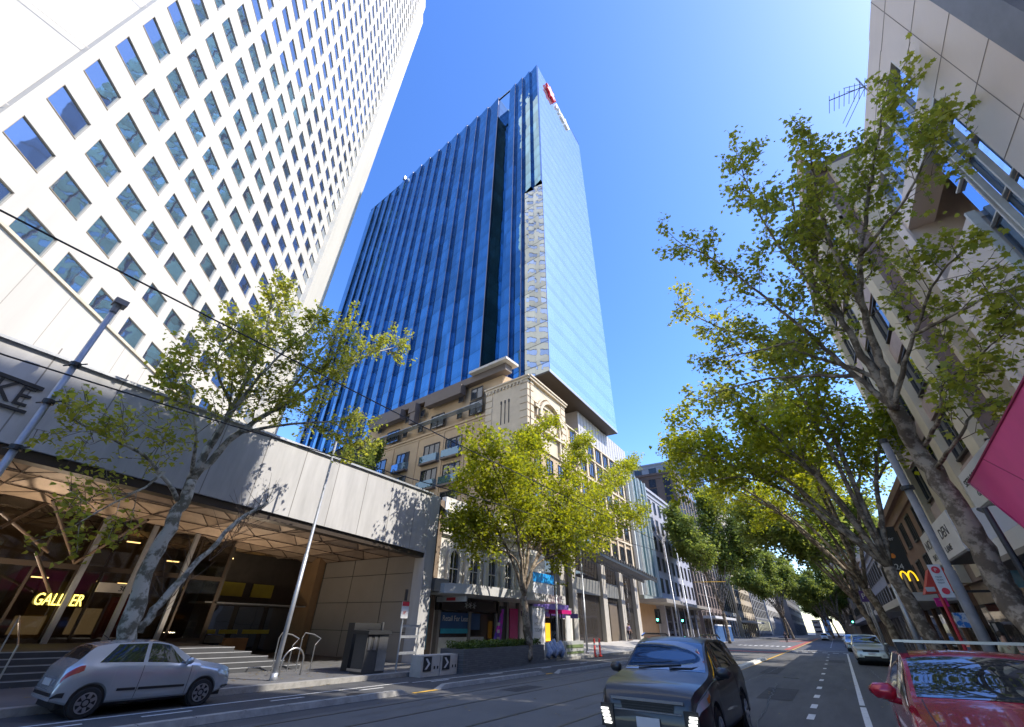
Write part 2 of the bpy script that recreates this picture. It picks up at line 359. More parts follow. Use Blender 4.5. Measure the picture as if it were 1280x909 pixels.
b=MB(); b.prism_x([(Y0,zb(Y0)-.42),(Y1,zb(Y1)-.24),(Y1,zb(Y1)-.004),(Y0,zb(Y0)-.004)],-18.6,-18.1); b.build('bronze_edge',bronze,PD)
sidew=mat('side_wall_stone',(.27,.245,.22),.6,var=.08,scale=.5)
b=MB(); b.box(-29.5,18.152,.1,-18.76,18.6,6.0); b.build('side_wall',sidew,PD)
b=MB()
for z in (1.4,2.8,4.2): b.box(-29.4,18.13,z,-18.8,18.149,z+.025)
for x in (-27,-24,-21): b.box(x,18.13,.2,x+.02,18.149,5.2)
b.build('wall_joints',dark,PD)
b=MB(); b.add([(-18.4,Y0,9.0),(-18.4,18.9,8.35),(-40,60,8.3),(-60,Y0,9.0)],[(0,1,2,3)]); b.box(-44,18.7,0,-18.5,19.0,8.3)
b.build('podium_roof',blue_stone,PD)
# coffered ceiling: folded triangles
b=MB(); rb=MB(); c=2.3
for i in range(6):
    for j in range(18):
        x0=-18.6-i*c; y0=18.1-j*c; x1=x0-c; y1=y0-c; cx=(x0+x1)/2; cy=(y0+y1)/2
        h=.5 if (i+j)%2 else .12
        P=[(x0,y0,zb(y0)-.05),(x1,y0,zb(y0)-.05),(x1,y1,zb(y1)-.05),(x0,y1,zb(y1)-.05),(cx,cy,zb(cy)+h)]
        b.add(P,[(0,1,4),(1,2,4),(2,3,4),(3,0,4)])
        for q in ((0,1),(0,3),(0,4),(1,4),(2,4),(3,4)):
            A_,B_=Vector(P[q[0]]),Vector(P[q[1]]); A_.z-=.03; B_.z-=.03
            rb.tube([A_,B_],.017,4)
b.build('coffered_ceiling',brownp,PD); rb.build('ceiling_ribs',brownp2,PD)
b=MB(); b.box(-33,Y0,6.9,-18.5,18.1,7.0); b.build('ceiling_slab',brownp2,PD)
# plaza + steps
b=MB(); 
for i in range(5): b.box(-19.2-.36*i,Y0,.1,-34,12.8-.55*i,.14+.15*(i+1))
b.build('steps',mat('step_stone',(.05,.052,.058),.7,var=.2,scale=2),PD)
b=MB()
for i in range(5): b.box(-19.195-.36*i,Y0,.14+.15*(i+1)-.02,-19.225-.36*i,12.8-.55*i,.143+.15*(i+1))
b.build('step_nosings',mat('nosing',(.33,.34,.36),.6),PD)
b=MB(); b.box(-29.5,10.5,.1,-21,18.15,.16); b.build('plaza_paving',blue_stone,PD)
# glazed wall
ZG=.89
gx=-27.
b=MB()
ys=[-28,-24,-20,-16,-12,-8,-4,-1.0,2.0,4.6,6.0,6.9,8.6,10.4,12.0]
for y in ys: b.box(gx-.1,y-.045,ZG,gx+.06,y+.045,6.3)
b.box(gx-.12,-28,3.55,gx+.10,12,3.75); b.box(gx-.1,-28,ZG,gx+.06,12,ZG+.12)
b.build('glazing_frame',bronze,PD)
glz=glassmat('lobby_glass',(.35,.33,.30),metal=.0,rough=.03,wob=.004)
glz.node_tree.nodes['Principled BSDF'].inputs['Transmission Weight'].default_value=.0
mm=bpy.data.materials.new('clear_shop_glass'); mm.use_nodes=True; n_=mm.node_tree; n_.nodes.clear()
o_=nd(n_,'ShaderNodeOutputMaterial'); g_=nd(n_,'ShaderNodeBsdfGlossy'); t_=nd(n_,'ShaderNodeBsdfTransparent'); x_=nd(n_,'ShaderNodeMixShader'); f_=nd(n_,'ShaderNodeFresnel'); f_.inputs[0].default_value=1.6
g_.inputs['Roughness'].default_value=.02; t_.inputs[0].default_value=(.78,.76,.72,1)
n_.links.new(f_.outputs[0],x_.inputs[0]); n_.links.new(t_.outputs[0],x_.inputs[1]); n_.links.new(g_.outputs[0],x_.inputs[2]); n_.links.new(x_.outputs[0],o_.inputs[0])
clear=mm
b=MB(); 
for i in range(len(ys)-1): b.box(gx-.02,ys[i]+.05,ZG+.1,gx,ys[i+1]-.05,6.2)
b.build('shop_glazing',clear,PD)
# interior of the arcade seen through the glass
warm=mat('lobby_wall',(.30,.19,.10),.6,var=.25,scale=.6); dk=mat('shop_dark',(.04,.035,.03),.5,var=.3)
b=MB(); b.box(-38,-30,.1,-37.7,18,7); b.box(-38,17.6,.1,-27,18.1,7); b.build('lobby_back_wall',warm,PD)
b=MB(); b.box(-37.7,-30,.7,-27,12,.88); b.build('lobby_floor',mat('lobby_floor',(.12,.10,.08),.2),PD)
shopc=[mat('shop_a',(.20,.03,.03),.5),mat('shop_b',(.35,.25,.13),.5),dk,mat('shop_c',(.28,.27,.25),.5),mat('shop_e',(.30,.20,.05),.5)]
for i in range(13):
    y=-14+i*2.3; x=random.uniform(-36,-31); m=shopc[i%5]
    b=MB(); b.box(x,y,.88,x-.4,y+random.uniform(1,2),random.uniform(2.2,4.2)); b.box(x+.02,y+.1,1.2,x+.05,y+.9,1.9); b.build('shop_partition',m,PD)
led=mat('ceiling_light',(.9,.6,.2),.5,emit=(1,.66,.25),es=1.2)
for i,(x,y,z) in enumerate([(-30,3.2,3.3),(-31,5.4,3.35),(-30.5,8.6,3.3),(-32,-2,3.3),(-31,10.5,4.6),(-33,1,4.7),(-31,-6,4.6),(-30,8,5.2),(-29,12.5,4.9),(-29.5,14.6,4.8)]):
    b=MB(); b.box(x,y,z,x+.12,y+.6,z+.05); b.build('ceiling_light',led,PD)
shopw=mat('lit_shelf',(.30,.21,.12),.5,emit=(1,.7,.35),es=.03)
for i in range(9):
    y=-9+i*2.2; b=MB(); b.box(-35.2,y,1.0,-35.1,y+1.2,1.0+random.uniform(.5,1.3)); b.build('lit_display',shopw,PD)
gal=mat('gold_letters',(.8,.6,.1),.5,emit=(1,.8,.15),es=.9)
text('GALL  ER',.62,(-26.85,5.15,2.2),(0,1,0),(0,0,1),gal,PD,.03,'arcade_lettering',sx=.62)
b=MB(); b.box(-26.6,6.85,2.75,-26.45,8.45,3.12); sg=b.build('address_sign',mat('sign_silver',(.6,.56,.48),.4,metal=.3),PD)
text('385',.3,(-26.44,7.6,2.82),(0,1,0),(0,0,1),dark,sg,.01,'numerals')
b=MB()
for (x0,y0),(x1,y1) in (((93,704),(66,625)),((93,704),(185,650)),((180,648),(168,610)),((62,740),(45,690)),((60,690),(0,640)),((66,625),(0,660))):
    b.tube([atx(x0,y0,-26.2),atx(x1,y1,-22.5)],.055,8)
b.build('raking_struts',brownp2,PD)
b=MB()
for y in (6.0,7.9,9.8): b.box(-26.4,y-.09,.89,-26.2,y+.09,5.9)
b.build('entry_columns',steel,PD)
# cafe at the right end
b=MB(); b.box(-29.2,12.1,.16,-29.0,18.1,5.3); b.box(-29,12.0,.16,-27,12.2,5.3); b.build('cafe_wall',dk,PD)
ylw=mat('cafe_yellow',(.35,.31,.03),.5)
for y,z,w_,h_ in ((12.4,1.15,1.1,.2),(13.7,1.15,1.0,.2),(15,1.15,1.6,.2),(12.8,3.0,1.5,.7),(14.8,3.0,1.3,.7)):
    b=MB(); b.box(-28.98,y,z,-28.9,y+w_,z+h_); b.build('cafe_panel',ylw,PD)
b=MB(); b.box(-27.4,13.2,.2,-26.9,14.4,1.0); b.build('cafe_counter',mat('timber',(.22,.11,.04),.5),PD)
b=MB(); b.box(-28.9,11.6,2.55,-27.0,17.4,2.62); b.build('cafe_shelf_canopy',steelb,PD)
for y in (12.6,14.4,16.2):
    b=MB(); b.box(-29.0,y,.3,-28.93,y+1.5,2.5); b.build('cafe_window',gl_dark,PD)
# fascia lettering
b=MB()
b.add([(-17.93,-1.4,7.72),(-17.93,1.06,7.55),(-17.93,1.06,7.66),(-17.93,-1.4,7.83),(-17.99,-1.4,7.72),(-17.99,1.06,7.55),(-17.99,1.06,7.66),(-17.99,-1.4,7.83)],[(0,1,2,3),(4,5,1,0),(3,2,6,7),(1,5,6,2)])
b.add([(-17.93,-1.4,6.90),(-17.93,1.04,6.79),(-17.93,1.04,6.87),(-17.93,-1.4,6.98),(-17.99,-1.4,6.90),(-17.99,1.04,6.79),(-17.99,1.04,6.87),(-17.99,-1.4,6.98)],[(0,1,2,3),(4,5,1,0),(3,2,6,7),(1,5,6,2)])
lb=tag(b.build('shop_sign',dark),'black lettered shop sign between two bars on the grey fascia, cut by the left edge','sign')
text('NIKE',.84,(-17.98,.98,6.98),(0,1,-.05),(0,0,1),dark,lb,.03,'letters','RIGHT',.9)
# planter greenery on the podium roof
def leafblob(name,pts,n,size,m,parent=None,shape=None):
    pass
# ================================================================== BLUE TOWER
aB=R(-85.5); eB=Vector((math.sin(aB),math.cos(aB),0)); nB=-Vector((math.cos(aB),-math.sin(aB),0))
def tfB(s,d,z):
    p=Vector((-22,41.5,0))+eB*s+nB*d; return (p.x,p.y,z)
BT=empty('glass_tower',(-45,55,0),'tall blue glass skyscraper with sawtooth bays and a red and white rooftop logo','tower')
def pt(s,d): q=tfB(s,d,0); return (q[0],q[1])
zB=31.; zT=124.4
b=MB()
for z0_,z1_ in ((zB,zT),):
    b.prism([pt(0.0,-.25),(-22.05,66),( -95,66),pt(72.2,-.2),pt(12.6,-.2),pt(12.6,-3.4),pt(9.2,-3.4),pt(9.2,-.2)],zB+.1,zT-.6)
b.build('core',mat('tower_core',(.02,.03,.05),.4),BT)
cur=0.; bays=[]
while cur<9.2-.5: bays.append((cur,cur+2.3)); cur+=2.3
cur=12.6
while cur<72: bays.append((cur,cur+3.97)); cur+=3.97
mulm=mat('pink_mullion',(.22,.20,.24),.4,metal=.5)
for s0_,s1_ in bays:
    sm=s0_+(s1_-s0_)*.52; top=zT if s0_<54 else zT-.9
    D=.55 if s0_<12 else .6
    if s0_<4:
        b=MB(tfB); b.add([(s0_,.06,zB),(s1_,.05,zB),(s1_,.05,74),(s0_,.06,74)],[(0,1,2,3)],0); b.build('corner_reflection_panes',gl_corner_reflect,BT)  # flat neutral panes shape the reflected strip, which stops at their top
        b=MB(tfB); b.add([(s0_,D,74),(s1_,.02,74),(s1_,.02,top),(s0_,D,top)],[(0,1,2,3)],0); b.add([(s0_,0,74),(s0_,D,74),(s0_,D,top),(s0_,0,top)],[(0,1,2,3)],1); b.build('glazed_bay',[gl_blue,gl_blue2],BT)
        continue
    b=MB(tfB); b.add([(s0_,D,zB),(s1_,.02,zB),(s1_,.02,top),(s0_,D,top)],[(0,1,2,3)],0)
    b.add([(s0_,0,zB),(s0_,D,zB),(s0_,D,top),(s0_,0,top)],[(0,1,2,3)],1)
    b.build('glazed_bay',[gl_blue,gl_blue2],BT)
    b=MB(tfB); b.box(s0_-.05,D-.05,zB,s0_+.05,D+.05,top-.6); b.build('mullion',mulm,BT)
b=MB(tfB); b.add([(9.2,-3.38,zB),(12.6,-3.38,zB),(12.6,-3.38,zT-.5),(9.2,-3.38,zT-.5)],[(0,1,2,3)])
b.add([(12.58,-3.38,zB),(12.58,0,zB),(12.58,0,zT-.5),(12.58,-3.38,zT-.5)],[(0,1,2,3)]); b.build('notch_glazing',gl_blue,BT)
b=MB(); b.add([(-21.98,41.5,zB),(-21.98,66,zB),(-21.98,66,zT+.2),(-21.98,41.5,zT)],[(0,1,2,3)]); b.build('street_glazing',gl_side,BT)
b=MB(); b.prism([pt(-.03,.1),(-21.95,66.1),(-70,66),pt(48,0.1)],zB-.25,zB); b.build('soffit',mat('soffit_dark',(.05,.042,.036),.6),BT)
b=MB(); b.box(-22.02,41.4,zB-.2,-21.93,66.1,zB+.25); b.build('soffit_trim',steel,BT)
recw=mat('recess_panels',(.42,.41,.42),.6,var=.06)
b=MB(); b.box(-60,54,0,-24,75,30.7); b.build('recessed_base',recw,BT)
b=MB()
for y in np.arange(54.8,75,1.2): b.box(-23.99,y,20,-23.97,y+.04,30.7)
b.build('recess_joints',dark,BT)
b=MB(); b.prism([pt(0,.05),(-21.93,66),(-22.3,66),pt(.3,-.2)],zT,zT+.35); b.prism([pt(0,.06),pt(.01,-.3),pt(71.9,-.3),pt(71.9,.06)],zT,zT+.3,0)
b.build('parapet',gl_blue2,BT)
# logo
lr=mat('logo_red',(.75,.02,.05),.4); lw=mat('logo_white',(.85,.85,.85),.4)
b=MB()
cy,cz=47.4,120.6; ps=[]
for k in range(14):
    a=2*math.pi*k/14; q=2.6 if k%2==0 else 1.5; ps.append((cy+math.cos(a)*q,cz+math.sin(a)*q))
b.prism_x(ps,-21.9,-21.3); b.build('logo_star',lr,BT)
text('nab',4.6,(-21.8,50.2,119.0),(0,1,0),(0,0,1),lw,BT,.25,'logo_letters',sx=1.25)
# window washing cradle
b=MB(tfB); b.box(52.5,.2,zT-.2,53.4,.9,zT+1.2); b.build('roof_davit',steel,BT)

# ================================================================== CREAM HOTEL
def tfH(s,d,z):
    p=Vector((-22,36,0))+eB*s+nB*d; return (p.x,p.y,z)
def ph(s,d): q=tfH(s,d,0); return (q[0],q[1])
HB=empty('hotel_building',(-30,45,0),'cream rendered hotel with juliet balconies and an arched gable below the blue tower','building')
b=MB(); b.prism([ph(0,0),(-22,45),(-22.05,66),(-60,66),ph(33,0)],0,24.3)
b.prism([ph(4.6,-.6),( -24,44.5),(-60,60),ph(33,-.6)],24.3,29.4); b.build('wall',beige,HB)
b=MB(); b.prism([ph(0,.25),(-21.9,45),(-30,45),ph(6.4,.25)],19,27.1); b.build('gable_block',beige2,HB)
b=MB(tfH); b.box(-.3,-.2,27.1,6.7,.55,27.3); b.box(-.2,-.2,26.8,6.6,.4,27.1)
for s in np.arange(.7,6.3,.55): b.box(s,.25,26.45,s+.22,.45,26.78)
b.tf=None; b.box(-22,35.7,27.1,-21.45,45.2,27.3); b.box(-22,35.7,26.8,-21.6,45.1,27.1); b.build('cornice',beige2,HB)
for q in range(3):
    b=MB(tfH if q<2 else None)
    for z in np.arange(19.2,26.5,.9):
        if q==0: b.box(-.06,-.1,z,1.1,.33,z+.72)
        elif q==1: b.box(5.4,-.1,z,6.46,.33,z+.72)
        else: b.box(-22,43.9,z,-21.83,45.05,z+.72)
    if q==0:
        b.tf=None
        for z in np.arange(19.2,26.5,.9): b.box(-22,36.2,z,-21.83,36.9,z+.72)
    b.build('quoin_stack',beige2,HB)
b=MB(tfH)
for s in (2.7,3.3,3.9): b.box(s,.24,21.8,s+.10,.30,24.6); b.box(s-.04,.24,24.5,s+.14,.34,24.9)
b.build('slot_openings',dark,HB)
# gable arch on the street face
b=MB(); cy,cz=40.6,22.6
for q in range(24):
    a0=math.pi*q/24; a1=math.pi*(q+1)/24
    for r0,r1,x in ((2.5,2.9,-21.45),(3.1,3.3,-21.65)):
        P=[(cy+math.cos(a)*r_,cz+math.sin(a)*r_) for a,r_ in ((a0,r0),(a0,r1),(a1,r1),(a1,r0))]
        b.prism_x(P,-22,x)
b.box(-22,36.9,23.6,-21.55,38,23.9); b.box(-22,43.2,23.6,-21.55,44.3,23.9)
b.box(-22,37.0,21.0,-21.5,44.2,21.3)
for y in (38.2,42.9): b.box(-22,y-.15,19,-21.6,y+.15,23.6)
b.build('arch_moulding',beige2,HB)
b=MB(); b.tube([(-21.86,cy-.001,cz+.9),(-21.6,cy,cz+.9)],[1.0,.85],20); b.tube([(-21.7,cy,cz+.9),(-21.4,cy,cz+.9)],[.5,.35],14); b.build('crest_medallion',mat('crest_stone',(.4,.33,.22),.8,var=.3,scale=4),HB)
# left face: pilasters, string course, parapet, taupe boxes
b=MB(tfH); b.box(4.6,-.6,23.9,33.2,.16,24.15); b.box(4.6,-.6,23.55,33.2,.07,23.8)
for s in (8.9,10.0,14.0,19.2,24.6,29.6): b.box(s-.13,0,9,s+.13,.10,23.55)
b.build('string_course',beige,HB)
b=MB(tfH)
b.box(3.4,-1,29.4,33,.35,30.4); b.box(10.6,.0,28.0,17.8,1.0,29.4); b.box(19.9,0,28.0,21.4,1.0,29.4); b.box(19.9,0,26.2,21.0,.9,28.0); b.box(23.3,0,27.8,31,1.0,29.4)
b.build('taupe_boxes',browngrey,HB)
b=MB(tfH); b.box(2.7,-1.5,30.4,9.2,1.1,30.75); b.build('roof_slab',mat('slab_white',(.5,.48,.43),.7),HB)
b=MB(tfH); b.box(7.2,.02,25.55,33,1.0,25.6); b.build('glass_canopy',mat('canopy_glass',(.45,.55,.68),.15,metal=.5),HB)
def hotelwin(s0_,s1_,z0_,z1_,balc,name='window'):
    b=MB(tfH); d=.02
    b.box(s0_,-.02,z0_,s1_,.015,z1_,0)
    w_=MB(tfH); fr=.09
    w_.box(s0_,0,z0_,s0_+fr,.10,z1_); w_.box(s1_-fr,0,z0_,s1_,.10,z1_); w_.box(s0_,0,z1_-fr,s1_,.12,z1_); w_.box(s0_,0,z0_,s1_,.12,z0_+fr)
    n=max(1,int(round((s1_-s0_)/1.1)))
    for i in range(1,n): x=s0_+(s1_-s0_)*i/n; w_.box(x-.04,0,z0_,x+.04,.08,z1_)
    o=w_.build(name,winf,HB); b.build('pane',gl_dark,o)
    if balc:
        c=MB(tfH); c.box(s0_-.15,.0,z0_-.35,s1_+.15,.62,z0_-.12); c.build('balcony_slab',browngrey,HB)
        c=MB(tfH); c.box(s0_-.1,.56,z0_-.12,s1_+.1,.58,z0_+.85); c.box(s0_-.1,.02,z0_-.12,s0_-.08,.58,z0_+.85); c.box(s1_+.08,.02,z0_-.12,s1_+.1,.58,z0_+.85)
        c.build('balcony_glass',balg,HB)
balg=glassmat('balcony_glass',(.16,.28,.45),metal=.8,wob=.02)
for s0_,s1_ in ((10.5,13.5),(14.6,17.7),(20.8,23.6),(26,28.6)):
    for z in (19.75,16.3,12.85,9.4): hotelwin(s0_,s1_,z+.05,z+2.55,True)
for s0_,s1_ in ((7.3,9.6),(14.4,17.0),(24.1,27.0)): hotelwin(s0_,s1_,24.6,26.6,False)
hotelwin(7.4,9.5,26.75,28.5,False)
for s in (11.2,12.0): pass
for s in (10.9,18.7,22.1,28.8):
    for z in (24.8,27.2): hotelwin(s,s+.9,z,z+1.1,False,'small_window')
# street face windows
def wallwin(parent,x,y0,y1,z0,z1,sgn=1,name='window',fm=None,gm=None,mull=1,proud=.09):
    fm=fm or winf; gm=gm or gl_dark; w_=MB(); fr=.08; X1=x+sgn*proud
    w_.box(x,y0,z0,X1,y0+fr,z1); w_.box(x,y1-fr,z0,X1,y1,z1); w_.box(x,y0+fr,z1-fr,X1,y1-fr,z1); w_.box(x,y0+fr,z0,X1+sgn*.06,y1-fr,z0+fr)
    for i in range(1,mull+1): yy=y0+(y1-y0)*i/(mull+1); w_.box(x,yy-.03,z0+fr,x+sgn*proud*.7,yy+.03,z1-fr)
    o=w_.build(name,fm,parent); b=MB(); xx=x+sgn*.012; b.add([(xx,y0+fr,z0+fr),(xx,y1-fr,z0+fr),(xx,y1-fr,z1-fr),(xx,y0+fr,z1-fr)],[(0,1,2,3)] if sgn>0 else [(3,2,1,0)])
    b.build('pane',gm,o); return o
for z in (9.6,12.9,16.2,19.5,22.2):
    for y in (46.5,49.3,52.1,54.9,57.7,60.5,63.3):
        wallwin(HB,-22,y,y+1.5,z,z+2.0)
for z in (9.6,12.9,16.2):
    for y in (37,39.8,42.6): wallwin(HB,-22,y,y+1.5,z,z+2.0)
b=MB()
for z in (8.9,12.2,15.5,18.8,21.8,24.3): b.box(-22.01,36.2,z,-21.8,65.5,z+.22)
for y in (45.4,48.5,51.3,54.1,56.9,59.7,62.5,65.1): b.box(-22.01,y-.2,8.9,-21.86,y+.2,24.3)
b.build('street_mouldings',beige2,HB)
# ground floor columns and dark entrance
colm=mat('column_stone',(.40,.375,.33),.75,var=.1,scale=2,bump=.08,bscale=12)
for i,(y,wd) in enumerate(((41.2,.55),(43.9,.5),(52.0,.6),(57.8,.6),(63.2,.6))):
    b=MB(); b.box(-22.0,y-wd,.1,-21.35,y+wd,8.6); b.build('column',colm,HB)
b=MB(); b.box(-21.9,36.5,.1,-21.85,64,8.8); b.build('ground_floor_glazing',gl_shop,HB)
b=MB()
for y0,y1 in ((44.6,51.2),(52.8,57.0)): b.box(-21.84,y0,4.9,-21.6,y1,6.4)
b.build('balustrade_panels',mat('louvre',(.18,.18,.17),.6),HB)
b=MB(); b.box(-21.84,53.8,.3,-21.7,56.2,4.3); b.build('lift_doors',mat('bronze_door',(.14,.11,.08),.5),HB)
# pergola
b=MB()
for y in np.arange(38.5,64.2,.82):
    z=9.2-(y-39)*.057
    b.box(-22.5,y-.05,z-.28,-18.4,y+.05,z)
b.build('pergola_slats',mat('pergola',(.20,.19,.175),.6),HB)
b=MB()
for x in (-18.6,-20.4,-22.3):
    b.prism_x([(38.2,9.25-.57),(64.2,7.76-.57),(64.2,7.76-.29),(38.2,9.25-.29)],x-.09,x+.09)
b.build('pergola_beams',dark,HB)
# ================================================================== HERITAGE SHOP
HS=empty('heritage_shop',(-24,27,0),'two storey white stucco shop with arched upper windows and a cantilevered awning','building')
b=MB(); b.box(-34,21.4,0,-20,33.0,8.2); b.build('wall',whiter,HS)
b=MB(); b.box(-34,21.0,0,-19.9,21.39,9.0); b.build('party_wall',mat('old_brick',(.20,.15,.11),.85,var=.25,scale=3),HS)
b=MB(); b.box(-20.2,21.3,7.9,-19.5,33.1,8.2); b.box(-20.2,21.3,8.2,-19.35,33.1,8.4); b.box(-20.2,21.4,8.4,-19.8,33,9.3); b.box(-20,21.4,6.9,-19.8,33,7.05)
for y in np.arange(21.8,33,.7): b.box(-20,y,7.6,-19.6,y+.25,7.9)
b.build('cornice',whiter,HS)
for i in range(5):
    y=22.4+i*2.15
    o=MB(); P=[]
    for q in range(13):
        a=math.pi*q/12; P.append((y+.45+math.cos(a)*.5,5.55+math.sin(a)*.55))
    poly=[(y-.05,4.1),(y+.95,4.1)]+P; o.prism_x(poly,-19.997,-19.97); ww=o.build('window',gl_dark,HS)
    f=MB()
    for q in range(12):
        a0=math.pi*q/12;a1=math.pi*(q+1)/12
        f.prism_x([(y+.45+math.cos(a)*r_,5.55+math.sin(a)*r_) for a,r_ in ((a0,.5),(a0,.74),(a1,.74),(a1,.5))],-20,-19.8)
    f.box(-20,y-.29,4.0,-19.78,y-.05,5.55); f.box(-20,y+.95,4.0,-19.78,y+1.19,5.55); f.box(-20,y-.3,3.9,-19.7,y+1.2,4.05); f.box(-19.99,y-.04,4.9,-19.93,y+.94,4.96); f.box(-19.99,y+.42,4.1,-19.93,y+.47,6.0)
    f.build('window_surround',whiter,ww)
    c=MB(); c.cyl(-19.75,y+1.6,4.1,6.7,.13,12,0,.11); c.box(-19.98,y+1.4,3.8,-19.55,y+1.8,4.1); c.box(-19.98,y+1.4,6.7,-19.55,y+1.8,6.92); c.build('column',whiter,HS)
awm=mat('awning_fascia',(.50,.50,.50),.6,var=.06)
b=MB(); b.prism([(-20,19.9),(-17.9,19.9),(-16.9,21.2),(-16.9,33),(-20,33)],3.32,3.82); b.build('awning',awm,HS)
b=MB(); b.box(-19.95,21.5,2.55,-19.7,28,3.25); f=b.build('shop_fascia',mat('fascia_dark',(.045,.035,.03),.5),HS)
orn=mat('sign_white',(.7,.7,.68),.5)
b=MB()
for k in range(3):
    cy=24.2+k*.42
    for q in range(5):
        a=2*math.pi*q/5; b.tube([(-19.68,cy,2.9),(-19.68,cy+.19*math.cos(a),2.9+.19*math.sin(a))],.03,5)
b.build('flower_emblem',orn,f)
b=MB(); b.box(-19.93,21.9,.15,-19.85,28,2.5); b.build('shopfront_glass',gl_shop,HS)
for y in (21.6,24.6,27.6,29,30.6,32.6): b=MB(); b.box(-20,y,.14,-19.7,y+.22,3.3); b.build('shopfront_pier',mat('pier_grey',(.25,.24,.23),.6),HS)
pb=mat('poster_blue',(.02,.09,.24),.5); pt_=mat('poster_teal',(.02,.35,.50),.5)
b=MB(); b.box(-19.84,21.95,1.55,-19.8,25.9,2.45); p=b.build('lease_poster',pb,HS); text('Retail For Lease',.42,(-19.79,22.1,2.0),(0,1,0),(0,0,1),orn,p,.005,'poster_lettering')
b=MB(); b.box(-19.79,22.0,1.35,-19.77,24.6,1.6); b.build('poster_strip',pt_,HS)
b=MB(); b.box(-19.84,21.9,.3,-19.8,26.4,1.15); b.build('frosted_panel',mat('frosted',(.6,.62,.6),.5,var=.2),HS)
mag=mat('magenta_panel',(.50,.01,.16),.4); prp=mat('purple_panel',(.16,.07,.38),.5)
b=MB(); b.box(-19.8,29.4,.3,-19.72,30.5,2.9); b.build('magenta_door_panel',mag,HS)
b=MB(); b.box(-19.8,28.0,.2,-19.76,29.3,3.0); b.build('dark_doorway',blk,HS)
# palm advert & hanging sign
b=MB(); b.box(-19.9,19.2,.6,-19.8,20.9,3.1); o=tag(b.build('wall_advert',mat('advert_blue',(.06,.30,.45),.5,col2=(.35,.55,.65),var=.1,scale=1.3)),'turquoise beach advert with green palm fronds on the wall left of the white shop','advert')
g=MB()
for k in range(7):
    a=-2.6+k*.42; cx,cz=20.0,2.5
    g.add([(-19.77,cx,cz),(-19.77,cx+.45*math.cos(a)-.05,cz+.45*math.sin(a)),(-19.77,cx+1.0*math.cos(a),cz+1.0*math.sin(a)-.3),(-19.77,cx+.45*math.cos(a)+.08,cz+.45*math.sin(a)-.05)],[(0,1,2,3)])
g.build('palm_fronds',mat('frond_green',(.05,.25,.05),.6),o)
b=MB(); b.box(-19.6,21.2,2.95,-17.3,21.32,3.22); o=tag(b.build('hanging_sign',mat('pale_sign',(.55,.55,.55),.5)),'thin white and red shop sign hung under the awning','sign')
b=MB(); b.box(-18.8,21.18,3.0,-18.1,21.199,3.16); b.build('red_lettering',mat('sign_red',(.5,.04,.05),.5),o)
b=MB(); b.box(-20.5,19.4,3.4,-18.2,20.6,4.05); 
tag(b.build('air_conditioner',mat('ac_grey',(.25,.25,.25),.6)),'small grey air conditioner box on the wall beside the arcade pier','air conditioner')
# shop beyond with blue/white and purple signs
S2=empty('corner_shop',(-22,37,0),'pale two storey shop with a blue and white banner and purple fascia strips','shop')
b=MB(); b.box(-34,33.05,0,-20.6,36.4,7.6); b.box(-34,33.0,0,-20.2,40.6,3.3); b.build('wall',whiter,S2)
b=MB(); b.box(-20.15,32.9,3.7,-20.0,36.9,5.7); p=b.build('banner',mat('banner_white',(.72,.74,.78),.5),S2)
b=MB(); b.box(-19.99,32.92,5.0,-19.96,36.9,5.72); b.build('banner_blue_top',mat('banner_blue',(.01,.22,.75),.5,col2=(.02,.45,.85),scale=2),p)
b=MB(); b.box(-20.18,32.9,3.05,-20.0,39.6,3.5); b.build('purple_fascia',mat('lilac',(.27,.20,.52),.5,col2=(.18,.09,.40),scale=2),S2)
b=MB(); b.box(-20.1,31.4,2.45,-18.6,38.6,2.8); b.build('purple_awning',mat('deep_purple',(.05,.02,.13),.5),S2)
b=MB(); b.box(-20.19,33.3,.2,-20.1,39,2.4); b.build('shop_window',gl_shop,S2)
b=MB(); b.box(-20.05,33.7,1.6,-19.95,35.9,2.05); b.box(-20.05,34.9,.8,-19.95,35.9,1.6); b.build('orange_sign',mat('orange_sign',(.75,.35,.02),.5,emit=(1,.45,.02),es=.5),S2)
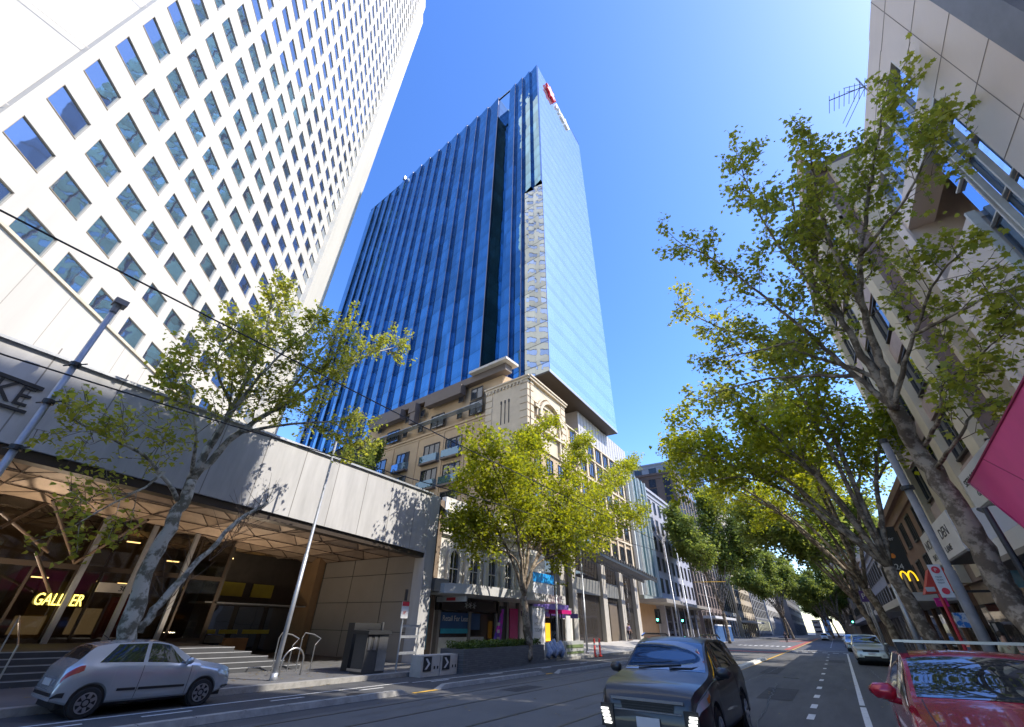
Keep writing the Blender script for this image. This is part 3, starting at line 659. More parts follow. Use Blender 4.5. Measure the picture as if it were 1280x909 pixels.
# ================================================================== generic blocks
def block(name,label,x0,x1,y0,y1,h,wm,floors,bays,side=1,win=(1.4,1.7),f0=4.5,gm=None,group=None,endbays=0,cat='building',z0=0,cornice=True,canopy=None,proud=.09,fm=None):
    t=empty(name,((x0+x1)/2,(y0+y1)/2,0),label,cat,group)
    b=MB(); b.box(x0,y0,z0,x1,y1,h); b.build('wall',wm,t)
    xf=x1 if side>0 else x0
    fh=(h-f0-.8)/floors; bw=(y1-y0)/bays; gm=gm or gl_dark; fm=fm or winf
    proto=None; cnt=0; rest=MB()
    for r in range(floors):
        for c in range(bays):
            yy=y0+bw*(c+.5)-win[0]/2; zz=f0+fh*r+(fh-win[1])/2
            if cnt>=90:
                rest.box(xf,yy,zz,xf+side*.05,yy+win[0],zz+win[1]); continue
            if proto is None:
                proto=wallwin(t,xf,yy,yy+win[0],zz,zz+win[1],side,'window',fm,gm,1,proud); base=(yy,zz)
            else:
                c_=proto.copy(); COL.objects.link(c_); c_.location=(0,yy-base[0],zz-base[1])
                for ch in proto.children:
                    d=ch.copy(); COL.objects.link(d); d.parent=c_
            cnt+=1
    if rest.v: tag(rest.build('upper_windows',gm,t),kind='stuff')
    for c in range(endbays):
        bx=(x1-x0)/endbays
        for r in range(floors):
            zz=f0+fh*r+(fh-win[1])/2; xx=x0+bx*(c+.5)
            w_=MB(); w_.box(xx-win[0]/2,y0-.07,zz,xx+win[0]/2,y0-.001,zz+win[1],0); w_.box(xx-win[0]/2+.08,y0-.075,zz+.08,xx+win[0]/2-.08,y0-.0705,zz+win[1]-.08,1); w_.build('end_window',[fm,gm],t)
    if cornice:
        b=MB(); b.box(x0-.3,y0-.3,h-.001,x1+.3,y1+.3,h+.5); b.box(x0-.15,y0-.15,h-.9,x1+.15,y1+.15,h-.6)
        b.build('cornice',wm,t)
    b=MB(); b.box(xf,y0+.3,.2,xf+side*.06,y1-.3,f0-.9)
    b.build('shopfront',gl_shop,t)
    pm_=None
    for c in range(int((y1-y0)/4)+1):
        yy=y0+c*4.
        if yy>y1-.5: continue
        b=MB(); b.box(xf,yy,.1,xf+side*.2,yy+.5,f0-.3); b.build('shopfront_pier',wm,t)
    if canopy:
        b=MB(); b.box(xf,y0+.2,canopy,xf+side*2.6,y1-.2,canopy+.45); b.build('canopy',awm,t)
    return t
# building with green fins
G=empty('finned_building',(-25,72,0),'narrow building screened with tall green and white vertical fins','building')
b=MB(); b.box(-36,68.2,5.5,-21.9,76.4,23.8); b.build('wall',mat('fin_wall',(.30,.34,.33),.5),G)
fa=mat('fin_blue',(.16,.25,.28),.35,metal=.3); fb=mat('fin_white',(.60,.62,.57),.5)
b=MB(); c=MB()
for i in range(14):
    y=68.3+i*.6; (b if i%2 else c).box(-21.9,y,6.0,-21.35-(i%3)*.1,y+.12,24.3)
for i in range(9):
    x=-22.4-i*1.1; (b if i%2 else c).box(x,67.7,6.0,x+.5,68.19,23.6)
b.build('blue_fins',fa,G); c.build('white_fins',fb,G)
b=MB(); b.box(-36,68,5.0,-18.7,77,5.5); b.box(-36,77,5.0,-18.9,99,5.45); b.build('canopy',mat('canopy_tan',(.24,.22,.19),.6),G)
b=MB(); b.box(-36,69,.1,-23,77,5.0); b.build('timber_lobby',mat('timber_wall',(.42,.25,.12),.6,var=.1),G)
block('office_building','pale grey five storey office with narrow upright windows beside the green finned building',-38,-21.9,77,101,23.5,mat('pale_grey_wall',(.30,.30,.34),.7),5,8,1,(1.3,2.2),6.3)
block('brown_tower','brown masonry tower rising behind the pale grey office',-50,-30,84,116,27,mat('brown_masonry',(.12,.085,.07),.8),9,10,1,(1.6,1.9),6,endbays=6)
block('brown_building','tall brown building with dark square windows behind the street trees on the left',-50,-21.8,103,128,34,mat('brown_stone',(.16,.12,.10),.8),12,8,1,(1.7,2.0),6,endbays=8,canopy=3.8)
block('glass_office','slim bright glazed office tower far down the left side',-50,-22.2,131,150,46,mat('alu_panel',(.45,.48,.52),.35,metal=.4),15,6,1,(2.3,2.6),6,gm=glassmat('far_glass',(.5,.6,.7),wob=.02),endbays=6)
block('stone_block','cream stone block far down the left side behind tree trunks',-50,-21.8,152,186,38,mat('far_cream',(.42,.36,.27),.8),9,10,1,(1.6,1.9),6,endbays=5,canopy=3.8)
block('grey_tower','grey office tower farther down the left side',-52,-22,190,230,52,mat('far_grey',(.28,.29,.31),.6),16,8,1,(2.2,2.5),6,endbays=6)
block('pale_tower','pale tower near the far left end of the street',-52,-22,236,290,54,mat('far_pale',(.5,.5,.5),.6),10,8,1,(2.5,2.8),6)
block('end_left_block','grey block closing the far left side of the street',-52,-17,294,420,40,mat('far_grey2',(.16,.16,.17),.7),7,14,1,(2.5,2.8),6)
block('end_right_block','brown block closing the far right side of the street',6,36,264,420,38,mat('far_brown2',(.26,.22,.18),.7),7,14,-1,(2.5,2.8),6)
block('far_right_block','tan block at the far right end of the street',7,36,190,260,34,mat('far_tan',(.35,.29,.22),.8),8,10,-1,(2,2),6)
# ================================================================== RIGHT: near building
RB=empty('corner_building',(10,8,0),'pale pink stone panelled building overhead at the right edge with blue ribbon windows','building')
pk=mat('pink_stone',(.70,.59,.51),.55,var=.05,scale=.4,bump=.02,bscale=4); pks=mat('pink_stone_light',(.64,.55,.49),.6,var=.04)
b=MB()
b.box(7,9.2,4.5,24,11.6,19.3)            # solid panelled pier
b.box(7,11.6,17.7,24,17.4,19.25)         # top panel band
b.box(7,11.6,15.2,7.8,17.4,15.95)        # beam
b.box(7,17.4,4.5,24,17.95,19.25)         # far end column
b.box(7,14.2,4.5,24,17.4,12.5)           # panel under the recess
b.box(9.5,11.6,12.5,24,17.4,15.2)        # back of recess
b.build('stone_walls',pk,RB)
b=MB(); b.box(7.02,14.15,12.3,9.6,17.38,12.52); b.build('recess_sill',pks,RB)
b=MB(); b.box(6.93,17.3,4.5,7.02,17.98,19.3); b.box(6.94,17.0,17.3,7.0,17.4,17.7); b.build('edge_trim',pks,RB)
b=MB()
for z in np.arange(5.4,19.2,1.62): b.box(6.992,9.2,z,6.998,11.6,z+.02)
for z in (18.4,): b.box(6.992,11.6,z,6.998,17.4,z+.02)
for y in (10.35,13.4,15.5): b.box(6.992,y,17.7,6.998,y+.02,19.3)
b.box(6.992,10.35,4.5,6.998,10.37,17.7)
for z in (6.4,8.4,10.4): b.box(6.992,14.2,z,6.998,17.4,z+.02)
b.box(6.992,15.8,4.5,6.998,15.82,12.5)
b.build('panel_joints',mat('pink_joint',(.28,.23,.21),.8),RB)
gr=glassmat('ribbon_glass',(.42,.56,.78),metal=1,wob=.01)
b=MB()
for y in np.arange(11.62,17.3,1.13): b.add([(7.15,y,15.96),(7.15,y+1.1,15.96),(7.15,y+1.1,17.69),(7.15,y,17.69)],[(3,2,1,0)])
b.build('ribbon_window',gr,RB)
b=MB()
for z in np.arange(5,15.2,1.7): b.add([(7.3,11.62,z),(7.3,14.15,z),(7.3,14.15,z+1.66),(7.3,11.62,z+1.66)],[(3,2,1,0)])
b.build('stair_window',gr,RB)
frm=mat('white_mullion',(.6,.57,.53),.5)
b=MB()
for y in np.arange(11.6,17.3,1.13): b.box(7.0,y,15.95,7.14,y+.07,17.7)
for y in (12.25,12.95,13.15): b.box(7.06,y,5,7.22,y+.06,15.2)
for z in np.arange(5,15.2,1.7): b.box(7.2,11.6,z,7.29,14.2,z+.05)
b.box(6.98,14.1,5,7.2,14.2,12.6); b.box(7.0,11.6,15.1,9.4,14.2,15.2)
b.build('mullions',frm,RB)
b=MB(); b.box(6.93,8.3,3.5,24,9.16,19.5); b.build('grey_fin',mat('fin_grey',(.18,.18,.20),.6),RB)
b=MB(); b.box(7.2,-40,3.6,24,8.29,19.5); b.build('rear_wall',pk,RB)
brs=mat('brass_frame',(.30,.19,.08),.4,metal=.6)
for k in range(7):
    y=7.0-k*5.2
    for z in (5.4,9.2,13,16.4):
        b=MB(); b.box(7.08,y-2.6,z,7.19,y+.7,z+2.2); o=b.build('window',brs,RB)
        b=MB(); b.add([(7.07,y-2.5,z+.1),(7.07,y+.6,z+.1),(7.07,y+.6,z+2.1),(7.07,y-2.5,z+2.1)],[(3,2,1,0)]); b.build('pane',gl_tow,o)
b=MB(); b.box(7.4,-40,.14,24,17.9,4.5); b.build('shop_level',mat('shop_interior_wall',(.30,.24,.18),.7,var=.2),RB)
b=MB(); b.box(7.0,-40,.2,7.39,17.9,3.2); b.build('shopfront',gl_shop,RB)
# added unseen tower behind the corner building, sized to shade the arcade fascia
tb=empty('unseen_shade_tower',(30,-10,0),'unseen tower added behind the pink stone building to shade the arcade','tower')
b=MB(); b.box(24.1,-60,0,45,24,55); b.build('wall',pk,tb)
b=MB()
for z in np.arange(22,54,3.4): b.box(24.0,-58,z,24.09,23,z+1.7)
b.build('window_bands',gl_dark,tb)
# antenna
ant=empty('tv_antenna',(7.4,14.2,19.3),'thin metal television antenna on the parapet of the pink stone building','antenna')
b=MB(); b.tube([(7.4,14.2,19.2),(7.4,14.2,21.2)],.03,6); b.build('mast',steel,ant)
b=MB(); b.tube([(6.2,14.0,20.4),(7.9,14.2,20.4)],.02,5)
for x in np.arange(6.2,7.9,.17): b.tube([(x,13.8,20.4),(x,14.6,20.4)],.011,4)
for z in (20.8,21.1): 
    for q in (-1,1): b.tube([(7.4,14.2,z-.4),(6.5,14.2+.8*q,z-1.2)],.011,4)
b.build('elements',dark,ant)
# second building right
B2=empty('mixed_facade_building',(14,32,0),'taller brown and cream striped building behind the big plane tree on the right','building')
cr=mat('cream_strip',(.58,.50,.36),.8,var=.05); bp_=mat('brown_band',(.20,.145,.125),.6,var=.08)
b=MB(); b.box(7.0,22.0,4.2,26,37.0,25); b.build('wall',bp_,B2)
b=MB(); b.box(6.5,21.6,25,26,37.2,25.5); b.build('roof_overhang',browngrey,B2)
b=MB()
for y in (22.0,26.2,30.4,34.6): b.box(6.6,y,4.2,7.0,y+1.1,25)
for x in (7.6,11.5,15.4): b.box(x,21.6,4.2,x+1.6,22.0,25)
b.build('cream_fins',cr,B2)
b=MB()
for z in np.arange(5,25,3.3):
    b.box(6.85,22,z+2.2,7.0,37,z+3.1)
b.build('spandrels',mat('pinkish_spandrel',(.42,.32,.28),.7),B2)
for z in np.arange(5,24,3.3):
    for y in (23.1,27.3,31.5,35.7,39.9):
        if y<33: wallwin(B2,7,y+.05,y+3.05,z+.1,z+2.1,-1,mull=2)
b=MB(); b.box(7.3,18,.14,26,41.6,4.2); b.build('shop_level',MC['shop_interior_wall'],B2)
b=MB(); b.box(7.05,18,.2,7.29,41.5,3.2); b.build('shopfront',gl_shop,B2)
b=MB(); b.box(9,18.0,4.2,26,21.9,8.6); b.build('link_wall',pks,B2)
# low shops down the right side
cols=[('brick_shop','low brown brick shop beneath the third plane tree on the right',37.2,56,10.5,(.20,.12,.08)),('cream_shop','low cream shop with signs farther along the right pavement',56.3,72,9.5,(.45,.38,.28)),
('grey_shop','low grey shop row beyond the cream shop on the right',72.3,96,11,(.25,.25,.26)),('tan_shop','low tan shop row far along the right pavement',96.3,130,12,(.36,.28,.2)),('dark_shop','dark office row near the far right end of the pavement',130.3,186,15,(.15,.14,.14))]
for n_,l_,y0,y1,h,c in cols:
    block(n_,l_,7,30,y0,y1,h,mat(n_+'_wall',c,.8,var=.15),2,int((y1-y0)/3.2),-1,(1.7,1.8),4.4,canopy=3.5)
# ================================================================== TREES
def cr_spline(P,n):
    P=[Vector(p) for p in P]; out=[]
    Q_=[P[0]*2-P[1]]+P+[P[-1]*2-P[-2]]
    for i in range(1,len(Q_)-2):
        for k in range(n):
            t=k/n; a,b_,c,d=Q_[i-1],Q_[i],Q_[i+1],Q_[i+2]
            out.append(.5*((2*b_)+(c-a)*t+(2*a-5*b_+4*c-d)*t*t+(3*b_-a-3*c+d)*t**3))
    out.append(P[-1]); return out
LEAF={ 'star':([(0,0,0),(.12,.10,.02),(.48,.22,.06),(.30,.38,.03),(.42,.72,-.02),(.16,.66,0),(0,1.0,-.08),(-.16,.66,0),(-.42,.72,-.02),(-.30,.38,.03),(-.48,.22,.06),(-.12,.10,.02)]),
 'tri':([(0,0,0),(.42,.30,.08),(.22,.62,.02),(0,1,-.08),(-.22,.62,.02),(-.42,.30,.08)]),
 'quad':([(0,0,0),(.42,.45,.1),(0,1,-.06),(-.42,.45,.1)])}
def leaves_mesh(name,pts,size,m,parent,kind='tri',droop=.3,sv=.5,rg=None):
    rg=rg or rng; L=np.array(LEAF[kind]); n=len(pts); P=np.array(pts)
    a=rg.uniform(0,2*math.pi,n); tz=rg.normal(-droop,.45,n)
    d=np.stack([np.cos(a)*np.cos(tz),np.sin(a)*np.cos(tz),np.sin(tz)],1)
    r_=rg.normal(size=(n,3)); r_[:,2]*=.5; x=np.cross(d,np.array([0,0,1.])+r_*.6); x/=np.linalg.norm(x,axis=1)[:,None]+1e-9
    z=np.cross(x,d); s_=size*rg.uniform(1-sv,1+sv,n)
    V=P[:,None,:]+s_[:,None,None]*(L[None,:,0:1]*x[:,None,:]+L[None,:,1:2]*d[:,None,:]+L[None,:,2:3]*z[:,None,:])
    k=len(L); V=V.reshape(-1,3)
    me=bpy.data.meshes.new(name); me.vertices.add(n*k); me.vertices.foreach_set('co',V.ravel())
    me.loops.add(n*k); me.loops.foreach_set('vertex_index',np.arange(n*k)); me.polygons.add(n)
    me.polygons.foreach_set('loop_start',np.arange(n)*k); me.polygons.foreach_set('loop_total',np.full(n,k))
    me.materials.append(m); me.update(); me.validate()
    o=bpy.data.objects.new(name,me); COL.objects.link(o)
    if parent: o.parent=parent; o.matrix_parent_inverse=parent.matrix_basis.inverted()
    return o
def grow(limbs,rd,sub=7,sublen=2.2,subsub=5,leafper=9,spread=.28,upb=.25,t0=.3,twigs=True,dense=1.0,cl=1.0,cluster=4):
    """limbs: list of (points, r0, r1, leafy). returns wood MB, twig MB, leaf points"""
    W=MB(); T=MB(); LP=[]
    for P,r0,r1,leafy in limbs:
        sp=cr_spline(P,5); n=len(sp)
        for i in range(1,n-1): sp[i]=sp[i]+Vector((rd.uniform(-1,1),rd.uniform(-1,1),rd.uniform(-1,1)))*.05*min(1,r0*6)
        rad=[(r0+(r1-r0)*(i/(n-1))**.8)*rd.uniform(.92,1.1) for i in range(n)]
        W.tube(sp,rad,10 if r0>.12 else 7)
        if not leafy: continue
        length=sum((sp[i+1]-sp[i]).length for i in range(n-1)); cnt=int(sub*length*leafy*.5)+1
        for k in range(cnt):
            t=t0+(1-t0)*(k+rd.random())/cnt; i=min(n-2,int(t*(n-1))); p=sp[i].lerp(sp[i+1],t*(n-1)-i)
            tan=(sp[i+1]-sp[i]).normalized(); rv=Vector((rd.gauss(0,1),rd.gauss(0,1),rd.gauss(0,.7))); rv=(rv-tan*rv.dot(tan)).normalized()
            d=(tan*.65+rv*.85+Vector((0,0,upb))).normalized(); Ls=sublen*(1.15-.6*t)*rd.uniform(.6,1.25)
            q=[p]; dd=d.copy()
            for j in range(4):
                dd=(dd+Vector((rd.gauss(0,.16),rd.gauss(0,.16),rd.gauss(.03,.12)))).normalized(); q.append(q[-1]+dd*Ls/4)
            rr=max(.012,rad[i]*.38*min(1,Ls/2.5)); W.tube(q,[rr,rr*.8,rr*.6,rr*.42,.008],5,cap=False)
            for m_ in range(subsub):
                tt=.25+.75*(m_+rd.random())/subsub; j=min(3,int(tt*4)); pp=q[j].lerp(q[j+1],tt*4-j)
                rv=Vector((rd.gauss(0,1),rd.gauss(0,1),rd.gauss(.1,.8))).normalized(); d2=((q[j+1]-q[j]).normalized()*.6+rv*.8).normalized()
                l2=Ls*.38*rd.uniform(.5,1.2); e=pp+d2*l2+Vector((0,0,rd.uniform(-.1,.12)))*l2
                mid=(pp+e)/2+Vector((rd.gauss(0,.05),rd.gauss(0,.05),rd.gauss(0,.05)))*l2
                if twigs: T.tube([pp,mid,e],[.010,.007,.004],3,cap=False)
                if rd.random()>dense: continue
                for c in range(cluster):
                    u=.3+.7*(c+rd.random())/cluster; cp=pp.lerp(e,u)
                    for _ in range(max(1,int(leafper*cl/cluster+rd.random()))):
                        LP.append((cp.x+rd.gauss(0,spread*.35),cp.y+rd.gauss(0,spread*.35),cp.z+rd.gauss(-.04,spread*.3)))
    return W,T,LP
def make_tree(name,base,label,limbs,seed,leafm,bark,lsize,kind='tri',group=None,twigm=None,**kw):
    rd=random.Random(seed); W,T,LP=grow(limbs,rd,**kw)
    t=empty(name,base,label,'tree',group)
    W.build('trunk',bark,t,smooth=True)
    if T.v: T.build('twigs',twigm or barkc,t)
    leaves_mesh('crown',LP,lsize,leafm,t,kind,rg=np.random.default_rng(seed))
    return t,len(LP)
def px(x,y,Y): p=aty(x,y,Y); return (p.x,p.y,p.z)
def pX(x,y,X): p=atx(x,y,X); return (p.x,p.y,p.z)
TG='plane trees along the street'
# near left tree (pale bark, forked)
X1=-16.6
tr=[pX(152,830,X1),pX(165,770,X1),pX(190,700,X1),pX(222,640,X1),pX(240,600,X1)]
L=[(tr,.26,.165,0),
 ([tr[-1],pX(262,560,X1+.2),pX(290,510,X1+.3),pX(318,450,X1+.5),pX(335,400,X1+.6),pX(345,360,X1+.7)],.16,.03,1),
 ([pX(262,560,X1+.2),pX(300,500,X1+1.2),pX(345,450,X1+2.0),pX(400,400,X1+2.6)],.09,.02,1),
 ([tr[-1],pX(290,548,X1+.4),pX(340,515,X1+.8),pX(400,480,X1+1.2),pX(460,445,X1+1.6),pX(505,430,X1+1.8)],.14,.02,1),
 ([pX(300,540,X1+.5),pX(370,530,X1+1.2),pX(420,530,X1+1.6),pX(445,560,X1+1.8)],.07,.015,1),
 ([pX(340,515,X1+.8),pX(390,455,X1+2),pX(430,400,X1+2.4)],.07,.02,.8),
 ([pX(222,625,X1),pX(210,605,X1+.2),pX(180,570,X1+.4),pX(130,545,X1+.6),pX(85,520,X1+.8)],.08,.015,1),
 ([pX(205,590,X1+.3),pX(180,610,X1+.5),pX(140,630,X1+.6),pX(95,655,X1+.8)],.045,.012,.8),
 ([pX(240,600,X1),pX(245,540,X1+.9),pX(235,490,X1+1.3),pX(225,450,X1+1.5)],.07,.015,.9),
 ([pX(290,510,X1+.3),pX(270,450,X1+1.2),pX(300,400,X1+1.5)],.06,.015,.9),
 ([pX(172,790,X1),pX(200,755,X1+.1),pX(250,700,X1+.2),pX(300,650,X1+.3),pX(335,628,X1+.3)],.13,.05,0),
]
t1,n1=make_tree('plane_tree',(X1,5.2,.14),'tall sparse plane tree with pale bark standing behind the silver hatchback',L,11,leafA,barkp,.135,'tri',TG,
  sub=8.5,sublen=1.8,subsub=7,leafper=9,spread=.30,dense=.95)
rd=random.Random(5); T=MB()
for k in range(46):
    u=rd.random(); p=Vector(pX(172,790,X1)).lerp(Vector(pX(335,628,X1+.3)),u); d=Vector((rd.gauss(0,.4),rd.gauss(0,.5),rd.uniform(.5,1))).normalized()
    l=rd.uniform(.5,1.5); T.tube([p,p+d*l*.5,p+d*l+Vector((0,0,.1))],[.012,.008,.004],3,cap=False)
T.build('water_shoots',barkc,t1)
# centre tree
X2=-14.9
bs=pX(660,806,X2); c0=pX(655,745,X2)
L=[([(bs[0],bs[1],.3),bs,pX(657,775,X2),c0],.26,.20,0)]
for pts,r0 in (([(640,700),(618,655),(602,620),(588,600)],.12),([(650,690),(640,640),(620,590),(600,555)],.12),([(660,690),(668,640),(665,590),(660,545)],.13),
  ([(670,700),(700,660),(735,630),(770,600),(790,575)],.12),([(668,705),(690,640),(715,590),(730,550)],.10),([(645,700),(612,680),(592,665),(578,655)],.07),([(672,705),(720,680),(760,655),(800,640)],.08),([(655,700),(648,620),(655,570),(690,530)],.09)):
    o=[0]+[random.uniform(-2.2,2.6)*(i+1)/len(pts) for i in range(len(pts))]
    sx=random.choice((-1,1)); amp=random.uniform(.5,3.2)
    L.append(([c0]+[pX(x,y,X2+sx*amp*(i+1)/len(pts)) for i,(x,y) in enumerate(pts)],r0,.025,1))
t2,n2=make_tree('plane_tree',(X2,23.5,.14),'rounded bright green plane tree rising from the long brick planter before the hotel',L,22,leafB,barkd,.20,'tri',TG,
  sub=9,sublen=2.5,subsub=6,leafper=13,spread=.6,twigs=False,cluster=4)
# foreground right tree
X3=3.6
tk=[(3.75,14.2,.1),(3.7,14.3,1.2),pX(1272,765,X3),pX(1235,700,X3),pX(1195,630,X3),pX(1150,565,X3-.1),pX(1118,510,X3-.3)]
k1=px(1118,510,14.6); L=[(tk,.30,.20,0)]
def P3(*a): return [k1]+[px(x,y,Y) for x,y,Y in a]
L+=[(P3((1085,455,14.2),(1055,405,13.8),(1030,350,13.2),(1010,300,12.8),(985,240,12.5)),.14,.02,1),
 (P3((1100,450,14),(1080,390,13.2),(1075,320,12.4),(1085,250,12),(1095,180,11.6),(1110,100,11.3)),.13,.02,1),
 (P3((1070,470,14.4),(1020,425,14.0),(960,375,13.4),(900,330,12.8),(845,300,12.2)),.10,.015,1),
 (P3((1090,470,14.6),(1030,450,15.0),(960,425,15.2),(900,410,15.2),(845,380,15)),.09,.015,1),
 ([px(1055,405,13.8),px(1000,340,13),px(950,270,12.4),px(920,190,12)],.07,.012,1),
 ([px(1080,390,13.2),px(1040,310,12.2),px(1020,240,11.6),px(1010,170,11.3)],.07,.012,1),
 ([px(1075,320,12.4),px(1130,250,11.3),px(1160,190,10.9),px(1180,140,10.8)],.05,.01,.9),
 (P3((1130,455,13.6),(1150,400,12.6),(1170,350,11.8),(1215,300,11.2)),.08,.012,.75),
 ([px(1140,420,13),px(1200,390,12),px(1250,365,11.4),px(1285,390,11)],.05,.01,.6),
 ([pX(1150,565,X3),px(1175,520,13.4),px(1180,480,12.8),px(1230,440,12),px(1275,400,11.4)],.06,.01,.6),
 ([pX(1165,590,X3),px(1190,560,13.6),px(1215,520,13.2),px(1245,500,12.8)],.06,.012,.6),
 ([px(1070,470,14.4),px(1000,470,15),px(930,480,15.5),px(870,500,15.8)],.07,.012,1),
 ([px(1000,425,14),px(940,440,14.5),px(880,450,14.5)],.05,.012,1)]
t3,n3=make_tree('plane_tree',(3.75,14.2,.14),'large leaning plane tree nearest the camera at right, its crown reaching over the road',L,33,leafA,barkd,.135,'star',TG,
  sub=6.5,sublen=1.6,subsub=6,leafper=9,spread=.36,cluster=3)
# automatic trees
def auto_limbs(bx,by,h,rad,lean=(0,0),seed=0,fork=3.6,r=.26,nl=7,biasx=0):
    rd=random.Random(seed); f=Vector((bx+lean[0]*.4,by+lean[1]*.4,fork)); L=[([(bx,by,0.05),(bx+lean[0]*.15,by,fork*.5),tuple(f)],r,r*.78,0)]
    for k in range(nl):
        a=2*math.pi*(k+rd.random()*.6)/nl; ro=rad*rd.uniform(.55,1.0) if k<nl-2 else rad*.3
        ex=bx+lean[0]+math.cos(a)*ro+biasx*rd.uniform(.3,1); ey=by+lean[1]+math.sin(a)*ro; ez=h*rd.uniform(.66,.9) if k<nl-2 else h
        m1=f.lerp(Vector((ex,ey,ez)),.35)+Vector((0,0,h*.08)); m2=f.lerp(Vector((ex,ey,ez)),.7)+Vector((0,0,h*.06))
        L.append(([tuple(f),tuple(m1),tuple(m2),(ex,ey,ez)],r*.45,.03,1))
        if ro>rad*.6: L.append(([tuple(m1),((m1.x+ex)/2+rd.uniform(-1,1),(m1.y+ey)/2+rd.uniform(-1,1),(m1.z+ez)/2-.8),(ex*1.0+rd.uniform(-1,1),ey+rd.uniform(-2,2),ez-2.6)],r*.22,.02,1))
    return L
RT='plane trees down the right pavement'
specs=[(3.7,29.5,18,7.6,(-1.2,0),4.6,.34,-1.2,'second plane tree from the camera on the right, by a grey pole',(7.5,2.8,6,11)),
 (3.7,44.0,20,9,(-2.0,0),4.6,.33,-2.0,'third plane tree on the right with a leaning trunk beside the parked silver wagon',(7.5,3.0,6,11)),]
nn_=0
for i,(bx,by,h,rad,ln_,fk,r_,bi,lab,(sb,sl_,ss,lp)) in enumerate(specs):
    t,n_=make_tree('plane_tree',(bx,by,.14),lab,auto_limbs(bx,by,h,rad,ln_,50+i,fk,r_,8,bi),60+i,leafB if i<1 else leafB,barkd,.24,'quad',TG,
       sub=sb*.55,sublen=sl_,subsub=ss,leafper=lp,spread=.75,twigs=False)
    nn_+=n_
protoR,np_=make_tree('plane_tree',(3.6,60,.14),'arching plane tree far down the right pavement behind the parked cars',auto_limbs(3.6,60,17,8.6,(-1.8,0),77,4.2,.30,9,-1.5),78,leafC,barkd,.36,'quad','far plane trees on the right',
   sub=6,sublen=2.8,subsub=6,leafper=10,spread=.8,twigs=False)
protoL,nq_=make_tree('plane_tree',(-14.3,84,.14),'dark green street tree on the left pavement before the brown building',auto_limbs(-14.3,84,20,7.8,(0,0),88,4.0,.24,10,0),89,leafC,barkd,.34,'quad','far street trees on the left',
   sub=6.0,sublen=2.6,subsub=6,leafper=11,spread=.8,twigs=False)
protoL.scale=(1.12,1.12,1.12)
k=0
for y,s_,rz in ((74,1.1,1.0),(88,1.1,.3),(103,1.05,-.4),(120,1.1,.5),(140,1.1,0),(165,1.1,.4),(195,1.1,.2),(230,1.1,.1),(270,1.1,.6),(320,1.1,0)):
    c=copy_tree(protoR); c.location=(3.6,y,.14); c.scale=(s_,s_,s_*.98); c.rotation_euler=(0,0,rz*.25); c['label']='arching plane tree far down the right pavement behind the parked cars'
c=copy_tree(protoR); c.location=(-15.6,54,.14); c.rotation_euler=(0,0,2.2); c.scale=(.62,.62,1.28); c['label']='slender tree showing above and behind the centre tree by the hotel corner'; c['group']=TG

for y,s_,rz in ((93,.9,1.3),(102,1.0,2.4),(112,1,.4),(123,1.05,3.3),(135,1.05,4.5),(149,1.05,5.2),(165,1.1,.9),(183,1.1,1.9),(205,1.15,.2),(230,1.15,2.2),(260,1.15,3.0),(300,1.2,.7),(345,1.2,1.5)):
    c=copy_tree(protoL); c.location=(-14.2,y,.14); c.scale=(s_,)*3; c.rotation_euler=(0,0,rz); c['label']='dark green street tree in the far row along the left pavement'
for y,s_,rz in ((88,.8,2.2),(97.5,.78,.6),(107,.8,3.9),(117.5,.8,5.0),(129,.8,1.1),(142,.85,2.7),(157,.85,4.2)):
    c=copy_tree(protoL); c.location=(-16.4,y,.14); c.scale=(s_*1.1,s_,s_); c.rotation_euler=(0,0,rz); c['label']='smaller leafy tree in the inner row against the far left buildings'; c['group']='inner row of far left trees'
print('LEAVES',n1,n2,n3,nn_,np_,nq_)
